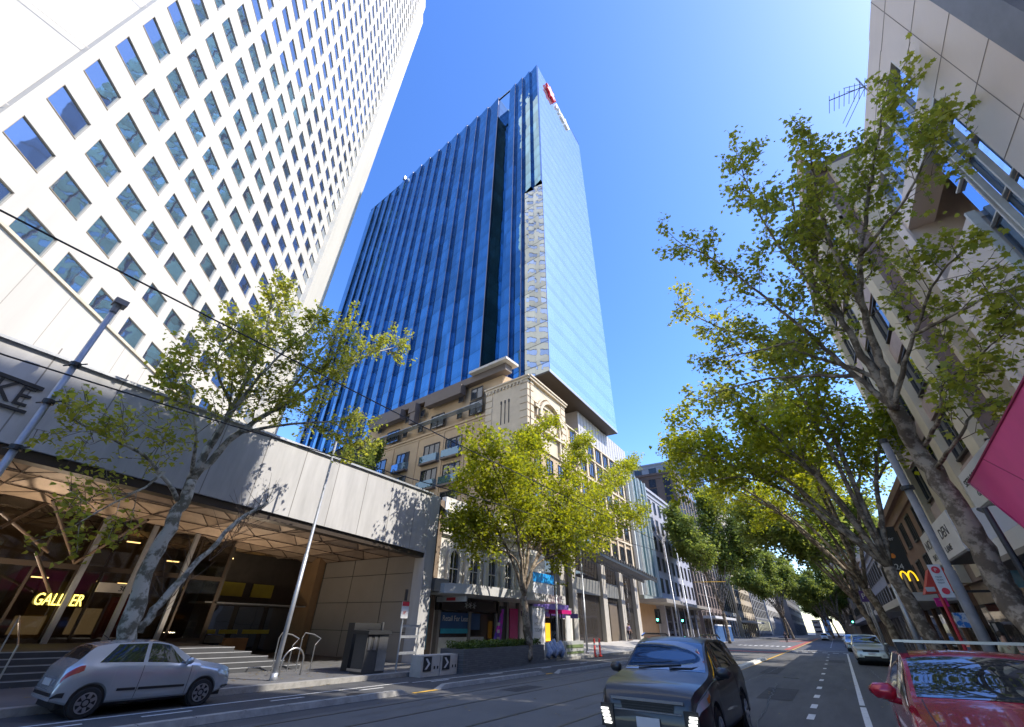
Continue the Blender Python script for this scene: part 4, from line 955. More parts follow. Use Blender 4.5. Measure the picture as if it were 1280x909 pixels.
# ================================================================== CARS
def interp(P,y):
    xs=[p[0] for p in P]; ys=[p[1] for p in P]; n=len(P)
    if y<=xs[0]: return ys[0]
    if y>=xs[-1]: return ys[-1]
    i=max(k for k in range(n-1) if xs[k]<=y); h=xs[i+1]-xs[i]; t=(y-xs[i])/h
    def m(k):
        if k==0: return (ys[1]-ys[0])/(xs[1]-xs[0])
        if k==n-1: return (ys[-1]-ys[-2])/(xs[-1]-xs[-2])
        a=(ys[k]-ys[k-1])/(xs[k]-xs[k-1]); b=(ys[k+1]-ys[k])/(xs[k+1]-xs[k])
        return 0 if a*b<=0 else 2*a*b/(a+b)
    m0,m1=m(i)*h,m(i+1)*h
    return (2*t**3-3*t*t+1)*ys[i]+(t**3-2*t*t+t)*m0+(-2*t**3+3*t*t)*ys[i+1]+(t**3-t*t)*m1
class Car:
    def __init__(s,L,W,top,belt,wy,wr,sill=.27,roofw=.70,wrap=.14,ra=None):
        s.L,s.W,s.top,s.belt,s.wy,s.wr,s.sill,s.rw=L,W/2,top,belt,wy,wr,sill,roofw; s.ra=ra or wr+.055; s.wrap=wrap
        s.ztop=max(p[1] for p in top)
    def hw(s,y):
        e=min(y,s.L-y); R_=.55
        return s.W*(1-s.wrap*max(0,1-e/R_)**2.2)
    def ctl(s,y):
        W=s.hw(y); T=interp(s.top,y); B=min(interp(s.belt,y),T-.015)
        endz=s.sill+.10*max(0,1-min(y,s.L-y)/.35)
        z0=endz
        for w_ in s.wy:
            d=abs(y-w_)
            if d<s.ra: z0=max(z0,s.wr+math.sqrt(max(0,s.ra**2-d*d)))
        k=min(1,max(0,(T-B)/(s.ztop-B+1e-6))); xr=W*(.94-(.94-s.rw)*k**.8); m=B-z0
        return [(W*.93,z0),(W*.985,z0+.06*m+.015),(W*1.0,z0+.38*m),(W*.985,z0+.78*m),(W*.95,B),(W*.94,B+.02*k),(xr,T-(T-B)*.06-.008),(xr*.5,T-((T-B)*.06+.008)*.25),(0,T)]
    def S(s,y,t):
        c=s.ctl(y)
        if t>=6:
            u=1-(t-6)/2; xr=c[6][0]; T=c[8][1]; dz=T-c[6][1]; return (xr*u,y,T-dz*u*u)
        i=min(7,int(t)); f=t-i; return (c[i][0]+(c[i+1][0]-c[i][0])*f, y, c[i][1]+(c[i+1][1]-c[i][1])*f)
    def patch(s,ya,yb,ta,tb,off=.006,side=1,ny=14,nt_=6,b=None):
        """ya/yb may be functions of the fraction up the patch"""
        b=b or MB(); vs=[];fs=[]
        for j in range(nt_+1):
            v=j/nt_; t=ta+(tb-ta)*v; y0=ya(v) if callable(ya) else ya; y1=yb(v) if callable(yb) else yb
            for i in range(ny+1):
                y=y0+(y1-y0)*i/ny; e=.01
                P=Vector(s.S(y,t)); Py=Vector(s.S(min(s.L,y+e),t))-Vector(s.S(max(0,y-e),t)); Pt=Vector(s.S(y,min(8,t+.02)))-Vector(s.S(y,max(0,t-.02)))
                n=Py.cross(Pt); n=n.normalized() if n.length>1e-9 else Vector((0,0,1))
                if n.x*1+n.z*.3<0 and t<7.5: n=-n
                if t>=7.5 and n.z<0: n=-n
                P=P+n*off; vs.append((P.x*side,P.y,P.z))
        for j in range(nt_):
            for i in range(ny):
                a=j*(ny+1)+i; q=(a,a+1,a+ny+2,a+ny+1); fs.append(q if side>0 else q[::-1])
        return b.add(vs,fs)
    def body(s,m,parent):
        ys=set([0,s.L]); 
        for k in range(int(s.L/.09)): ys.add(round(k*s.L/int(s.L/.09),3))
        for w_ in s.wy:
            for a in range(-8,9): ys.add(round(w_+s.ra*math.sin(a*math.pi/16),4))
        for e in (.02,.05): ys.add(e); ys.add(s.L-e)
        ys=sorted(ys); ts=[0,.5,1,1.5,2,2.5,3,3.5,4,5,5.5,6,6.3,6.6,7,7.5,8]; n=len(ts)*2-1; b=MB(); vs=[]
        for y in ys:
            row=[s.S(y,t) for t in ts]; vs+=[(p[0],p[1],p[2]) for p in row]+[(-p[0],p[1],p[2]) for p in row[-2::-1]]
        fs=[]
        for i in range(len(ys)-1):
            for j in range(n-1): fs.append((i*n+j,i*n+j+1,(i+1)*n+j+1,(i+1)*n+j))
        fs.append(tuple(range(n))[::-1]); fs.append(tuple((len(ys)-1)*n+j for j in range(n)))
        b.add(vs,fs); o=b.build('body',m,parent); smooth_angle(o,38)
        u=MB(); u.box(-s.W*.80,.15,s.sill-.06,s.W*.80,s.L-.15,s.sill+.25)
        for w_ in s.wy: u.tube([(-s.W*.93,w_,s.wr+.03),(s.W*.93,w_,s.wr+.03)],s.ra*.985,24)
        u.build('underbody',blk,parent); return o
    def wheels(s,parent,spokes=7,style=0):
        for w_ in s.wy:
            for sd_ in (1,-1):
                b=MB(); x1=s.W*.985*sd_; x0=x1-.2*sd_; r=s.wr
                b.tube([(x0,w_,r),(x0+.02*sd_,w_,r),(x1-.03*sd_,w_,r),(x1,w_,r)],[r*.9,r,r,r*.94],32); o=b.build('wheel',tyre,parent); smooth_angle(o,50)
                h=MB(); rr=r*.66
                h.tube([(x1-.05*sd_,w_,r),(x1+.006*sd_,w_,r),(x1+.012*sd_,w_,r)],[rr,rr,rr*.93],28,1)
                for k in range(spokes):
                    a=2*math.pi*k/spokes; c_,s_=math.cos(a),math.sin(a); wd=.17 if style==0 else .12
                    P=[]
                    for ra_,hw_ in ((.08,wd*.5),(rr*.92,wd*.32 if style else wd*.42)):
                        for q in (-1,1): P.append((w_+c_*ra_-s_*hw_*q*rr*2.2,r+s_*ra_+c_*hw_*q*rr*2.2))
                    xx=x1+.013*sd_; x2=x1+.024*sd_
                    vs=[(xx,*P[0]),(xx,*P[1]),(xx,*P[3]),(xx,*P[2]),(x2,*P[0]),(x2,*P[1]),(x2,*P[3]),(x2,*P[2])]
                    h.add(vs,[(0,1,2,3),(7,6,5,4),(0,4,5,1),(1,5,6,2),(2,6,7,3),(3,7,4,0)],0)
                h.tube([(x1,w_,r),(x1+.03*sd_,w_,r)],[.06,.045],16,0)
                tr_=[]
                for k in range(28):
                    a0=2*math.pi*k/28;a1=2*math.pi*(k+1)/28
                    P=[(w_+math.cos(a)*q,r+math.sin(a)*q) for a,q in ((a0,rr*.9),(a0,rr*1.03),(a1,rr*1.03),(a1,rr*.9))]
                    xx=x1+.012*sd_; h.add([(xx+.008*sd_,*p) for p in P],[(0,1,2,3)] if sd_>0 else [(3,2,1,0)],0)
                h.build('rim',[rimm,blk],o)
def paint(n,c,metal=.35,rough=.28): return mat(n,c,rough,metal=metal,var=.02,coat=.8,bump=0)
lens=mat('headlamp_lens',(.55,.58,.6),.08,metal=.4,var=.1); redl=mat('tail_lamp',(.35,.01,.01),.15,var=.1,coat=1); ambl=mat('indicator',(.6,.2,.03),.2)
plate=mat('plate_white',(.6,.6,.6),.5); chrome=mat('chrome',(.7,.7,.7),.12,metal=1,var=0)
def place(t,x,y,rz,sc_=1): t.location=(x,y,0); t.rotation_euler=(0,0,R(rz)); t.scale=(sc_,)*3
def car_common(C,t,pm,glass_spec,wind,rear,gaps,handles,mirror,belt_trim=None,fogs=None):
    C.body(pm,t); C.wheels(t)
    for sd_ in (1,-1):
        for ya,yb in glass_spec: C.patch(ya,yb,5.12,5.93,.004,sd_).build('side_window',gl_car,t,smooth=True)
        for y in gaps: C.patch(y-.006,y+.006,.6,4.95,.003,sd_,1,10).build('door_gap',blk,t)
        for y in handles: C.patch(y,y+.19,3.15,3.4,.028,sd_,3,2).build('door_handle',pm,t,smooth=True)
        if mirror:
            y,z=mirror; b=MB(); x=C.hw(y)*.97
            b.tube([(x*sd_,y,z),((x+.10)*sd_,y+.01,z+.02),((x+.13)*sd_,y+.02,z+.05)],[.03,.035,.04],8)
            b.tube([((x+.03)*sd_,y-.03,z+.08),((x+.07)*sd_,y-.035,z+.09),((x+.2)*sd_,y,z+.09),((x+.25)*sd_,y+.03,z+.09)],[.05,.085,.08,.04],12)
            b.build('wing_mirror',pm,t,smooth=True)
    for f_,nm in ((wind,'windscreen'),(rear,'rear_window')):
        if f_:
            ya,yb=f_; b=MB(); C.patch(ya,yb,6.12,8,.004,1,20,16,b); C.patch(ya,yb,6.12,8,.004,-1,20,16,b); b.build(nm,gl_car,t,smooth=True)
def front_kit(C,t,grille,lower,pl=(.52,.11,.42),m=blk):
    z0,z1,w_=grille; y=-.006
    b=MB(); b.add([(-w_,y,z0),(w_,y,z0),(w_*1.08,y+.01,z1),(-w_*1.08,y+.01,z1)],[(0,1,2,3)])
    for k in range(1,4):
        zz=z0+(z1-z0)*k/4; b.box(-w_,y-.012,zz-.006,w_,y-.001,zz+.006)
    b.build('grille',m,t)
    b=MB(); b.box(-lower[2],y-.004,lower[0],lower[2],y+.02,lower[1]); b.build('lower_intake',m,t)
    b=MB(); b.box(-pl[0]/2,y-.03,pl[2],pl[0]/2,y-.015,pl[2]+pl[1]); b.build('number_plate',plate,t)
# --- silver three door hatchback (its nose points away from the camera, +Y)
C=Car(3.82,1.66,[(0,.62),(.06,.78),(.25,.88),(.95,1.02),(1.15,1.08),(1.85,1.44),(2.2,1.485),(2.9,1.47),(3.35,1.40),(3.62,1.10),(3.76,.95),(3.82,.62)],
  [(0,.56),(.1,.70),(.5,.80),(1.1,.90),(2.0,.93),(3.0,.97),(3.5,.99),(3.72,.86),(3.82,.56)],(.72,3.17),.29,.26,.74,.16)
silver=paint('silver_paint',(.47,.50,.53),.5,.27)
t=empty('parked_car',(0,0,0),'silver three door hatchback parked at the left kerb','car')
car_common(C,t,silver,[((lambda v:1.18+.60*v),(lambda v:2.22+.02*v)),((lambda v:2.32),(lambda v:3.22-.28*v))],((lambda v:1.10+.80*min(1,1) if 0 else 1.13),(lambda v:1.80)),((lambda v:3.38),(lambda v:3.60)),(1.14,2.27),(2.05,),(1.32,.93))
for sd_ in (1,-1):
    C.patch(1.2,2.24,1.75,2.0,.014,sd_,6,2).build('side_moulding',blk,t); C.patch(2.3,2.68,1.75,2.0,.014,sd_,4,2).build('side_moulding',blk,t)
    C.patch(.03,.40,2.9,4.0,.008,sd_,8,5).build('headlight',lens,t,smooth=True)
    C.patch(3.46,3.77,3.2,4.85,.010,sd_,8,6).build('tail_light',redl,t,smooth=True)
    C.patch(3.62,3.82,1.3,1.8,.012,sd_,5,2).build('bumper_strip',blk,t)
    C.patch(.0,.22,1.1,1.5,.012,sd_,5,2).build('bumper_strip',blk,t)
b=MB(); b.box(-.26,3.825,.62,.26,3.84,.74); b.build('number_plate',plate,t)
b=MB(); b.box(-.62,3.79,.44,.62,3.835,.50); b.build('rear_bumper_strip',blk,t)
b=MB(); b.tube([(-.2,3.0,1.46),(-.2,3.25,1.60)],.008,5); b.build('aerial',blk,t)
front_kit(C,t,(.60,.68,.35),(.34,.46,.5))
place(t,-14.50,7.22,180,.92)
# --- dark SUV driving towards the camera
C=Car(4.60,1.82,[(0,.70),(.05,.88),(.25,.99),(1.0,1.10),(1.22,1.15),(1.95,1.60),(2.3,1.67),(3.4,1.66),(4.0,1.60),(4.35,1.22),(4.52,1.08),(4.6,.7)],
  [(0,.64),(.1,.80),(.5,.93),(1.2,1.02),(2.5,1.05),(3.6,1.09),(4.3,1.10),(4.5,.9),(4.6,.6)],(.92,3.58),.35,.30,.72,.15)
dkp=mat('dark_grey_paint',(.032,.034,.038),.38,metal=.2,var=.02,coat=.45)
t=empty('moving_car',(0,0,0),'dark grey sports utility car driving toward the camera in the centre lane','car')
car_common(C,t,dkp,[((lambda v:1.28+.62*v),(lambda v:2.28)),((lambda v:2.37),(lambda v:3.28)),((lambda v:3.36),(lambda v:4.0-.18*v))],(1.22,1.92),(4.02,4.32),(1.25,2.33,3.30),(2.0,3.05),(1.42,1.05))
for sd_ in (1,-1):
    C.patch(.05,.62,3.0,3.95,.008,sd_,8,5).build('headlight',lens,t,smooth=True)
    C.patch(.40,.58,3.1,3.6,.013,sd_,4,3).build('indicator',ambl,t)
    C.patch(4.3,4.56,2.6,4.6,.008,sd_,6,5).build('tail_light',redl,t,smooth=True)
    b=MB(); 
    for k in range(5): z=.46+.044*k; b.box(sd_*(.62+.012*k),-.05,z,sd_*(.74+.012*k),-.02,z+.026)
    b.build('running_light',mat('led_white',(.9,.9,.9),.3,emit=(1,1,.92),es=.8),t)
    b=MB(); b.box(sd_*.58,-.02,.42,sd_*.80,.02,.72); b.build('lamp_housing',blk,t)
    C.patch(.0,4.55,.3,.95,.012,sd_,40,2).build('sill_cladding',blk,t)
    b=MB(); b.tube([(sd_*.60,2.0,1.67),(sd_*.60,2.2,1.71),(sd_*.60,3.8,1.70),(sd_*.60,4.0,1.64)],.018,6); b.build('roof_rail',chrome,t)
front_kit(C,t,(.66,.80,.42),(.30,.42,.62),(.38,.13,.46))
b=MB(); b.box(-.60,-.03,.79,.60,-.006,.83); b.box(-.55,-.03,.655,.55,-.008,.675); b.build('chrome_bar',chrome,t)
b=MB(); b.box(-.75,-.035,.28,.75,.0,.34); b.build('skid_plate',rimm,t)
b=MB(); b.tube([(-.5,1.26,1.18),(-.1,1.3,1.20),(.3,1.36,1.23)],.011,5); b.tube([(.1,1.25,1.18),(.5,1.3,1.19),(.68,1.42,1.22)],.011,5); b.build('wiper',blk,t)
place(t,-2.93,8.45,0,1)
# --- red sedan with roof bar
C=Car(4.55,1.76,[(0,.58),(.06,.72),(.3,.82),(1.15,.98),(1.35,1.03),(2.1,1.38),(2.45,1.44),(3.2,1.42),(3.6,1.30),(4.1,1.05),(4.45,1.0),(4.55,.6)],
  [(0,.52),(.1,.66),(.5,.78),(1.3,.90),(2.5,.94),(3.6,.97),(4.3,.96),(4.48,.8),(4.55,.55)],(.88,3.45),.31,.25,.73,.15)
redp=paint('red_paint',(.42,.012,.035),.25,.25)
t=empty('parked_car',(0,0,0),'red sedan with a silver roof bar parked at the right, nearest the camera','car')
car_common(C,t,redp,[((lambda v:1.42+.60*v),(lambda v:2.38)),((lambda v:2.47),(lambda v:3.30-.1*v))],(1.37,2.10),(3.56,4.0),(1.4,2.42,3.4),(2.1,3.1),(1.60,.95))
for sd_ in (1,-1):
    C.patch(.03,.48,2.9,3.98,.008,sd_,8,5).build('headlight',lens,t,smooth=True); C.patch(4.3,4.5,2.8,4.4,.008,sd_,6,5).build('tail_light',redl,t)
    C.patch(.32,1.33,6.2,6.23,.002,sd_,14,1).build('bonnet_gap',blk,t)
front_kit(C,t,(.5,.64,.4),(.28,.4,.6))
b=MB(); b.box(-.66,2.36,1.505,.66,2.42,1.535); o=b.build('roof_bar',steelb,t)
b=MB(); 
for q in (-1,1): b.box(q*.56,2.30,1.33,q*.65,2.48,1.51)
b.build('bar_foot',blk,o)
b=MB(); b.tube([(-.5,1.385,1.03),(-.1,1.42,1.055),(.35,1.46,1.075)],.011,5); b.tube([(.1,1.375,1.04),(.5,1.42,1.05),(.66,1.5,1.06)],.011,5); b.build('wiper',blk,t)
place(t,1.42,6.55,0,1.125)
# --- silver wagon / SUV parked behind and others
C=Car(4.3,1.74,[(0,.72),(.05,.86),(.25,.98),(1.0,1.08),(1.2,1.14),(1.8,1.56),(2.1,1.63),(3.3,1.63),(3.9,1.58),(4.2,1.1),(4.3,.7)],
  [(0,.64),(.1,.80),(.5,.92),(1.2,1.02),(2.5,1.05),(3.6,1.07),(4.1,1.06),(4.3,.62)],(.85,3.4),.35,.32,.74,.12)
def suv(label,pm,x,y,sc_=1.06,name='parked_car',group=None):
    t=empty(name,(0,0,0),label,'car',group)
    car_common(C,t,pm,[((lambda v:1.28+.5*v),(lambda v:2.15)),((lambda v:2.24),(lambda v:3.1)),((lambda v:3.2),(lambda v:3.8))],(1.2,1.78),(3.95,4.15),(1.2,2.2,3.15),(1.9,2.9),(1.38,1.02))
    for sd_ in (1,-1):
        C.patch(.02,.40,2.9,3.98,.010,sd_,8,5).build('headlight',lens,t,smooth=True); C.patch(4.0,4.25,2.8,4.2,.008,sd_,5,4).build('tail_light',redl,t)
        b=MB(); b.tube([(sd_*.3*1.9,-.012,.52),(sd_*.57,-.03,.52)],.07,14); b.build('fog_lamp',lens,t)
    front_kit(C,t,(.70,.82,.40),(.34,.5,.42),(.38,.12,.56)); place(t,x,y,0,sc_); return t
suv('silver compact off roader parked at the right kerb behind the red sedan',paint('champagne_paint',(.50,.50,.46),.5,.3),1.62,40.5)
suv('pale blue car parked far down the right kerb beyond the silver off roader',paint('pale_blue_paint',(.35,.42,.48),.5,.3),1.5,66,1.0)
suv('dark car parked at the far end of the right kerb line',paint('charcoal_paint',(.06,.065,.07),.5,.3),1.5,84,.95)
suv('tiny white car far away approaching in the middle of the street',paint('white_paint',(.6,.6,.6),.2,.3),-2.6,150,.95,'distant_car')
# ================================================================== STREET FURNITURE
def thing(name,label,cat,loc,group=None): return empty(name,loc,label,cat,group)
def part(b,name,m,t,smooth=False): return b.build(name,m,t,smooth=smooth)
def lamp_post(label,x,y,h,r0=.11,r1=.06,m=None,head=True,hd=(1,0),group='lamp posts along the street'):
    t=thing('lamp_post',label,'lamp post',(x,y,.14),group); b=MB(); b.tube([(x,y,.1),(x,y,h*.45),(x,y,h*.451),(x,y,h)],[r0,r0*.9,r0*.72,r1],14); b.tube([(x,y,.1),(x,y,.35)],[r0*1.5,r0*1.35],14); part(b,'pole',m or steel,t,True)
    if head: b=MB(); b.box(x-.18,y-.14,h,x+.18,y+.2,h+.18); b.tube([(x,y,h-.3),(x,y,h)],r1*1.3,10); part(b,'lamp_head',polegrey,t)
    return t
# tall post at far left
p0=(-16.0,1.17); t=lamp_post('tall grey lamp post with climbing pegs at the left edge, flood head on top',-16.0,1.17,10.15,.12,.075)
b=MB()
for z in (5.4,6.7,7.9): b.tube([(-16.35,1.0,z),(-15.65,1.35,z)],.022,6); b.tube([(-16,1.17,z-.06),(-16,1.17,z+.06)],.13,12)
part(b,'climbing_pegs',dark,t)
lamp_post('slim silver pole on the left pavement beside the bike hoop, before the arcade',-16.0,9.8,8.8,.085,.04,head=False)
lamp_post('slim silver pole left of its twin in front of the hotel pillars',-15.9,29.6,8.0,.08,.045,head=False)
lamp_post('slim silver pole right of its twin in front of the hotel pillars',-15.8,34.0,8.0,.08,.045,head=False)
lamp_post('tall thin pale pole left of the two traffic signals',-15.6,60,11.5,.09,.045,head=False)
lamp_post('tall thin pale pole right between the traffic signals and the yellow arm',-15.6,66,11,.09,.05,head=False)
t=lamp_post('thin pale pole carrying a horizontal yellow arm near the left traffic signals',-15.4,79,9.5,.09,.05,head=False)
b=MB(); b.tube([(-16.8,78.6,8.3),(-12.2,79.8,8.3)],.05,6); part(b,'yellow_arm',yell_l,t)
t=lamp_post('thick dark grey tapered pole on the right pavement with a no standing sign',3.55,19.4,7.75,.15,.12,polegrey,False)
b=MB(); b.tube([(3.55,19.4,6.0),(3.55,19.4,6.12)],.19,14); part(b,'collar',dark,t); b=MB(); b.tube([(3.55,19.4,7.7),(3.55,19.4,7.85)],.135,14); part(b,'cap',dark,t)
b=MB(); b.box(3.04,19.15,2.75,3.34,19.18,3.65); o=part(b,'parking_sign',plate,t)
b=MB(); b.tube([(3.19,19.13,3.50),(3.19,19.145,3.50)],.10,16); part(b,'red_disc',mat('sign_red2',(.6,.03,.05),.5),o); b=MB(); b.tube([(3.19,19.13,2.92),(3.19,19.145,2.92)],.09,16); part(b,'red_disc',MC['sign_red2'],o)
text('P',.13,(3.15,19.12,3.455),(1,0,0),(0,0,1),plate,o,.003,'sign_letter'); 
for z in (3.12,3.2,3.28): text('TRAM',.06,(3.1,19.14,z),(1,0,0),(0,0,1),dark,o,.002,'sign_letters')
lamp_post('grey pole between the second and third right hand trees',3.6,34.2,9.2,.15,.10,steel,False)
lamp_post('slim pale pole beyond the third right hand tree, nearer one of a pair',3.5,56,12,.10,.06,steel,False)
lamp_post('slim pale pole beyond the third right hand tree, farther one of a pair',3.5,62,12,.10,.06,steel,False)
t=thing('parking_sign','small purple parking sign fixed to a pole far down the right pavement','sign',(3.3,54,4.3)); b=MB(); b.box(2.9,53.8,4.2,3.5,53.85,5.1); o=part(b,'sign_board',mat('sign_purple',(.07,.03,.18),.5),t); text('P',.6,(3.0,53.78,4.45),(1,0,0),(0,0,1),plate,o,.004,'sign_letter'); b=MB(); b.cyl(3.2,53.9,.14,5.1,.04,8); part(b,'pole',steel,t)
# banner pole + magenta banner at right
t=thing('banner_pole','black banner pole at the right edge in front of the awnings','pole',(4.6,12.4,.14)); b=MB(); b.tube([(3.45,13.1,.14),(3.45,13.1,4.1)],[.07,.05],12); b.tube([(3.45,13.1,4.0),(3.40,13.3,4.12)],.04,8); part(b,'pole',dark,t)
v=[pX(1283,470,3.6),pX(1211,602,4.6),pX(1284,641,4.9),(5.6,9.0,4.9)]
t=thing('banner_sign','large plain magenta projecting sign at the right edge of the picture','sign',(4.5,11,4.2))
A0=Vector(pX(1211,603,4.2)); B0=Vector(pX(1300,675,4.2)); C0=Vector(pX(1284,468,3.9))
b=MB(); n_=(B0-A0).cross(C0-A0).normalized()*.06; n_=n_ if n_.dot(A0)>0 else -n_; D0=B0+(C0-A0); b.add([A0,B0,D0,C0,A0+n_,B0+n_,D0+n_,C0+n_],[(0,1,2,3),(7,6,5,4),(0,4,5,1),(1,5,6,2),(2,6,7,3),(3,7,4,0)])
part(b,'sign_panel',mat('banner_magenta',(.74,.075,.27),.5,var=.08,scale=.8),t)
b=MB(); b.tube([C0,D0],.04,8); part(b,'bracket',dark,t)
# awnings on the right
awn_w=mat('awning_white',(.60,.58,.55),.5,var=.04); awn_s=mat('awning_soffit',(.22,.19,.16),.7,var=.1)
def awning(label,x0,x1,y0,y1,z0,z1,txts):
    t=thing('shop_awning',label,'awning',((x0+x1)/2,(y0+y1)/2,z0),'white fascia awnings on the right')
    b=MB(); b.box(x0,y0,z0,x0+.12,y1,z1); b.box(x0+.12,y0,z0,x1,y0+.12,z1); o=part(b,'fascia',awn_w,t)
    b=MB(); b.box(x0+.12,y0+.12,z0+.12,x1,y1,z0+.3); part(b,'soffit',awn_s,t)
    b=MB(); b.tube([(x0+.06,y0,z0-.02),(x0+.06,y1,z0-.02)],.05,8); part(b,'edge_tube',polegrey,t)
    for s_,sz,yy,zz in txts: text(s_,sz,(x0-.01,yy,zz),(0,-1,0),(0,0,1),dark,o,.004,'fascia_lettering',sx=1.5)
    return t
awning('nearest white awning fascia with dark lettering under the magenta sign',4.6,7,14.6,18.1,4.95,5.95,[('SERVICES',.26,17.9,5.55),('GARDEN',.2,17.3,5.15)])
awning('second white awning fascia with dark lettering, behind the leaning tree trunk',4.6,7,21.4,27.6,4.3,5.6,[('NORTH',.5,27.2,4.95),('DEN',.5,23.8,4.95),('SHOPS',.3,26.8,4.5),('LANE',.3,24.0,4.5)])
b=MB(); e1=A0.lerp(C0,.32)-n_*.12; e2=B0.lerp(D0,.42)-n_*.12; b.tube([e1,e2],.012,5); b.tube([A0,B0],.03,6); b.tube([A0,C0],.03,6); part(b,'hem',mat('hem_magenta',(.36,.01,.10),.5),t)
t=thing('shop_canopy','broad low white canopy over the right pavement with a blue edge','canopy',(6,15,3.2)); b=MB(); b.box(4.7,9,3.75,7.0,21.3,4.2); part(b,'fascia',awn_w,t)
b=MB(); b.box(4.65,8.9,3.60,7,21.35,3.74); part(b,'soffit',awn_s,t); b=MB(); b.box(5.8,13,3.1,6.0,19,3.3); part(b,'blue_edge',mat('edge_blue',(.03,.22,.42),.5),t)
# signs on the right
def sign(label,x,y0,y1,z0,z1,m,txt=None,tm=None,sz=.3,face='y',name='hanging_sign',w=.12,dx=.6):
    t=thing(name,label,'sign',(x,(y0+y1)/2,z0)); b=MB(); b.box(x-dx,y0,z0,x+dx,y0+w,z1); o=part(b,'sign_box',m,t)
    b=MB(); b.tube([(x,y0+w/2,z1),(x,y0+w/2,z1+.35)],.02,6); part(b,'hanger',dark,t)
    if txt: text(txt,sz,(x,y0-.012,z0+(z1-z0)*.25),(1,0,0),(0,0,1),tm,o,.005,'sign_lettering','CENTER')
    return t
tealm=mat('sign_teal',(.08,.32,.45),.4,col2=(.35,.55,.65),var=.1,scale=3)
sign('teal and silver shop sign under the second awning',6.3,24.5,25,3.3,4.3,tealm,dx=.8)
t=sign('long pale under awning sign with a light blue square and small lettering',6.1,23.0,23.2,2.55,2.9,mat('cream_sign',(.62,.56,.42),.5),'ATM',dark,.18,dx=.95)
b=MB(); b.box(5.5,22.97,2.56,5.8,22.99,2.89); part(b,'blue_square',mat('sky_blue',(.03,.35,.75),.4),t)
gy=mat('gold_yellow',(.85,.55,.02),.4,emit=(1,.6,.02),es=.4)
t=thing('arches_sign','yellow double arch restaurant sign mounted high among the right hand trees','sign',(5,38,4.6))
b=MB()
for c0_ in (-.19,.19):
    b.tube([(4.9+c0_+.19*math.cos(a),38,4.6+.55*math.sin(a)**.8) for a in np.linspace(.001,math.pi-.001,14)],.045,8)
part(b,'yellow_arches',gy,t); b=MB(); b.box(5.6,38.0,4.3,7,38.12,4.42); part(b,'bracket',dark,t)
t=thing('blade_sign','tall dark blade sign with white lettering above the yellow arches','sign',(5.2,41,6)); b=MB(); b.box(4.7,41,5.3,5.7,41.2,8.3); o=part(b,'panel',dark,t); text('24',.5,(4.8,40.98,5.55),(1,0,0),(0,0,1),plate,o,.01,'numerals'); text('acer',.36,(4.8,40.98,7.4),(1,0,0),(0,0,1),plate,o,.01,'lettering')
b=MB(); b.tube([(4.95,40.97,6.4),(4.95,40.99,6.4)],.16,12); part(b,'orange_disc',mat('orange_disc',(.8,.25,.03),.5),o)
t=thing('projecting_sign','bright red angular projecting sign on the right above the footpath','sign',(4.9,31,3.9)); b=MB()
b.add([(4.35,31,3.5),(5.6,31,3.6),(5.5,31,4.8),(4.9,31,4.6),(4.35,31.9,3.5),(5.6,31.9,3.6),(5.5,31.9,4.8),(4.9,31.9,4.6)],[(0,1,2,3),(7,6,5,4),(0,4,5,1),(1,5,6,2),(2,6,7,3),(3,7,4,0)])
o=part(b,'red_panel',mat('sign_orange_red',(.62,.05,.03),.45,var=.05),t); b=MB(); b.box(4.45,30.97,3.6,4.8,30.99,3.8); part(b,'logo_patch',plate,o); b=MB(); b.box(5.4,31.3,3.55,7,31.45,3.65); part(b,'bracket',dark,t)
sign('small magenta square sign with a white letter below the red projecting sign',5.2,33.5,33.8,3.05,3.45,mat('tmag',(.7,.02,.35),.4),'T',plate,.3,dx=.25)
sign('blue and white hanging cafe sign low on the right',5.4,31,31.2,2.1,2.7,mat('cafe_blue',(.03,.2,.6),.4,col2=(.6,.65,.7),var=.1,scale=3,thr=(.45,.5)),dx=.4)
sign('orange and white hanging sign behind the second tree trunk',5.2,47,47.2,4.5,5.1,mat('orange_white',(.8,.3,.05),.4,col2=(.6,.5,.4),var=.1,scale=2,thr=(.45,.5)),dx=.4)
sign('small red sign low behind the second tree trunk',5.1,43,43.2,3.1,3.8,mat('brick_red_sign',(.4,.05,.03),.5),dx=.25)
t=thing('banner_mast','slim red leaning banner mast on the right pavement','banner',(4.6,30,.14)); b=MB(); b.tube([(4.55,29.2,.14),(4.6,29.2,3.4)],.07,8); part(b,'mast',mat('mast_red',(.5,.02,.04),.4),t)
b=MB(); b.box(4.5,29.15,.12,4.75,29.45,.3); part(b,'foot',dark,t)
# lower shop clutter at right
for i,(y,c_) in enumerate(((19,(.5,.2,.05)),(22,(.35,.28,.2)),(25,(.1,.15,.2)),(28,(.45,.1,.08)),(32,(.3,.3,.3)),(36,(.5,.35,.1)))):
    t=thing('display_board',('orange','tan','navy','red','grey','ochre')[i]+' upright display board against the right hand shopfronts','display board',(6.7,y,.14))
    b=MB(); b.box(6.55,y,.2,6.65,y+.9,2.3); part(b,'board',mat('board_%d'%i,c_,.5,var=.3,scale=3),t); b=MB(); b.box(6.5,y-.05,.14,6.7,y,2.35); b.box(6.5,y+.9,.14,6.7,y+.95,2.35); part(b,'frame',dark,t)
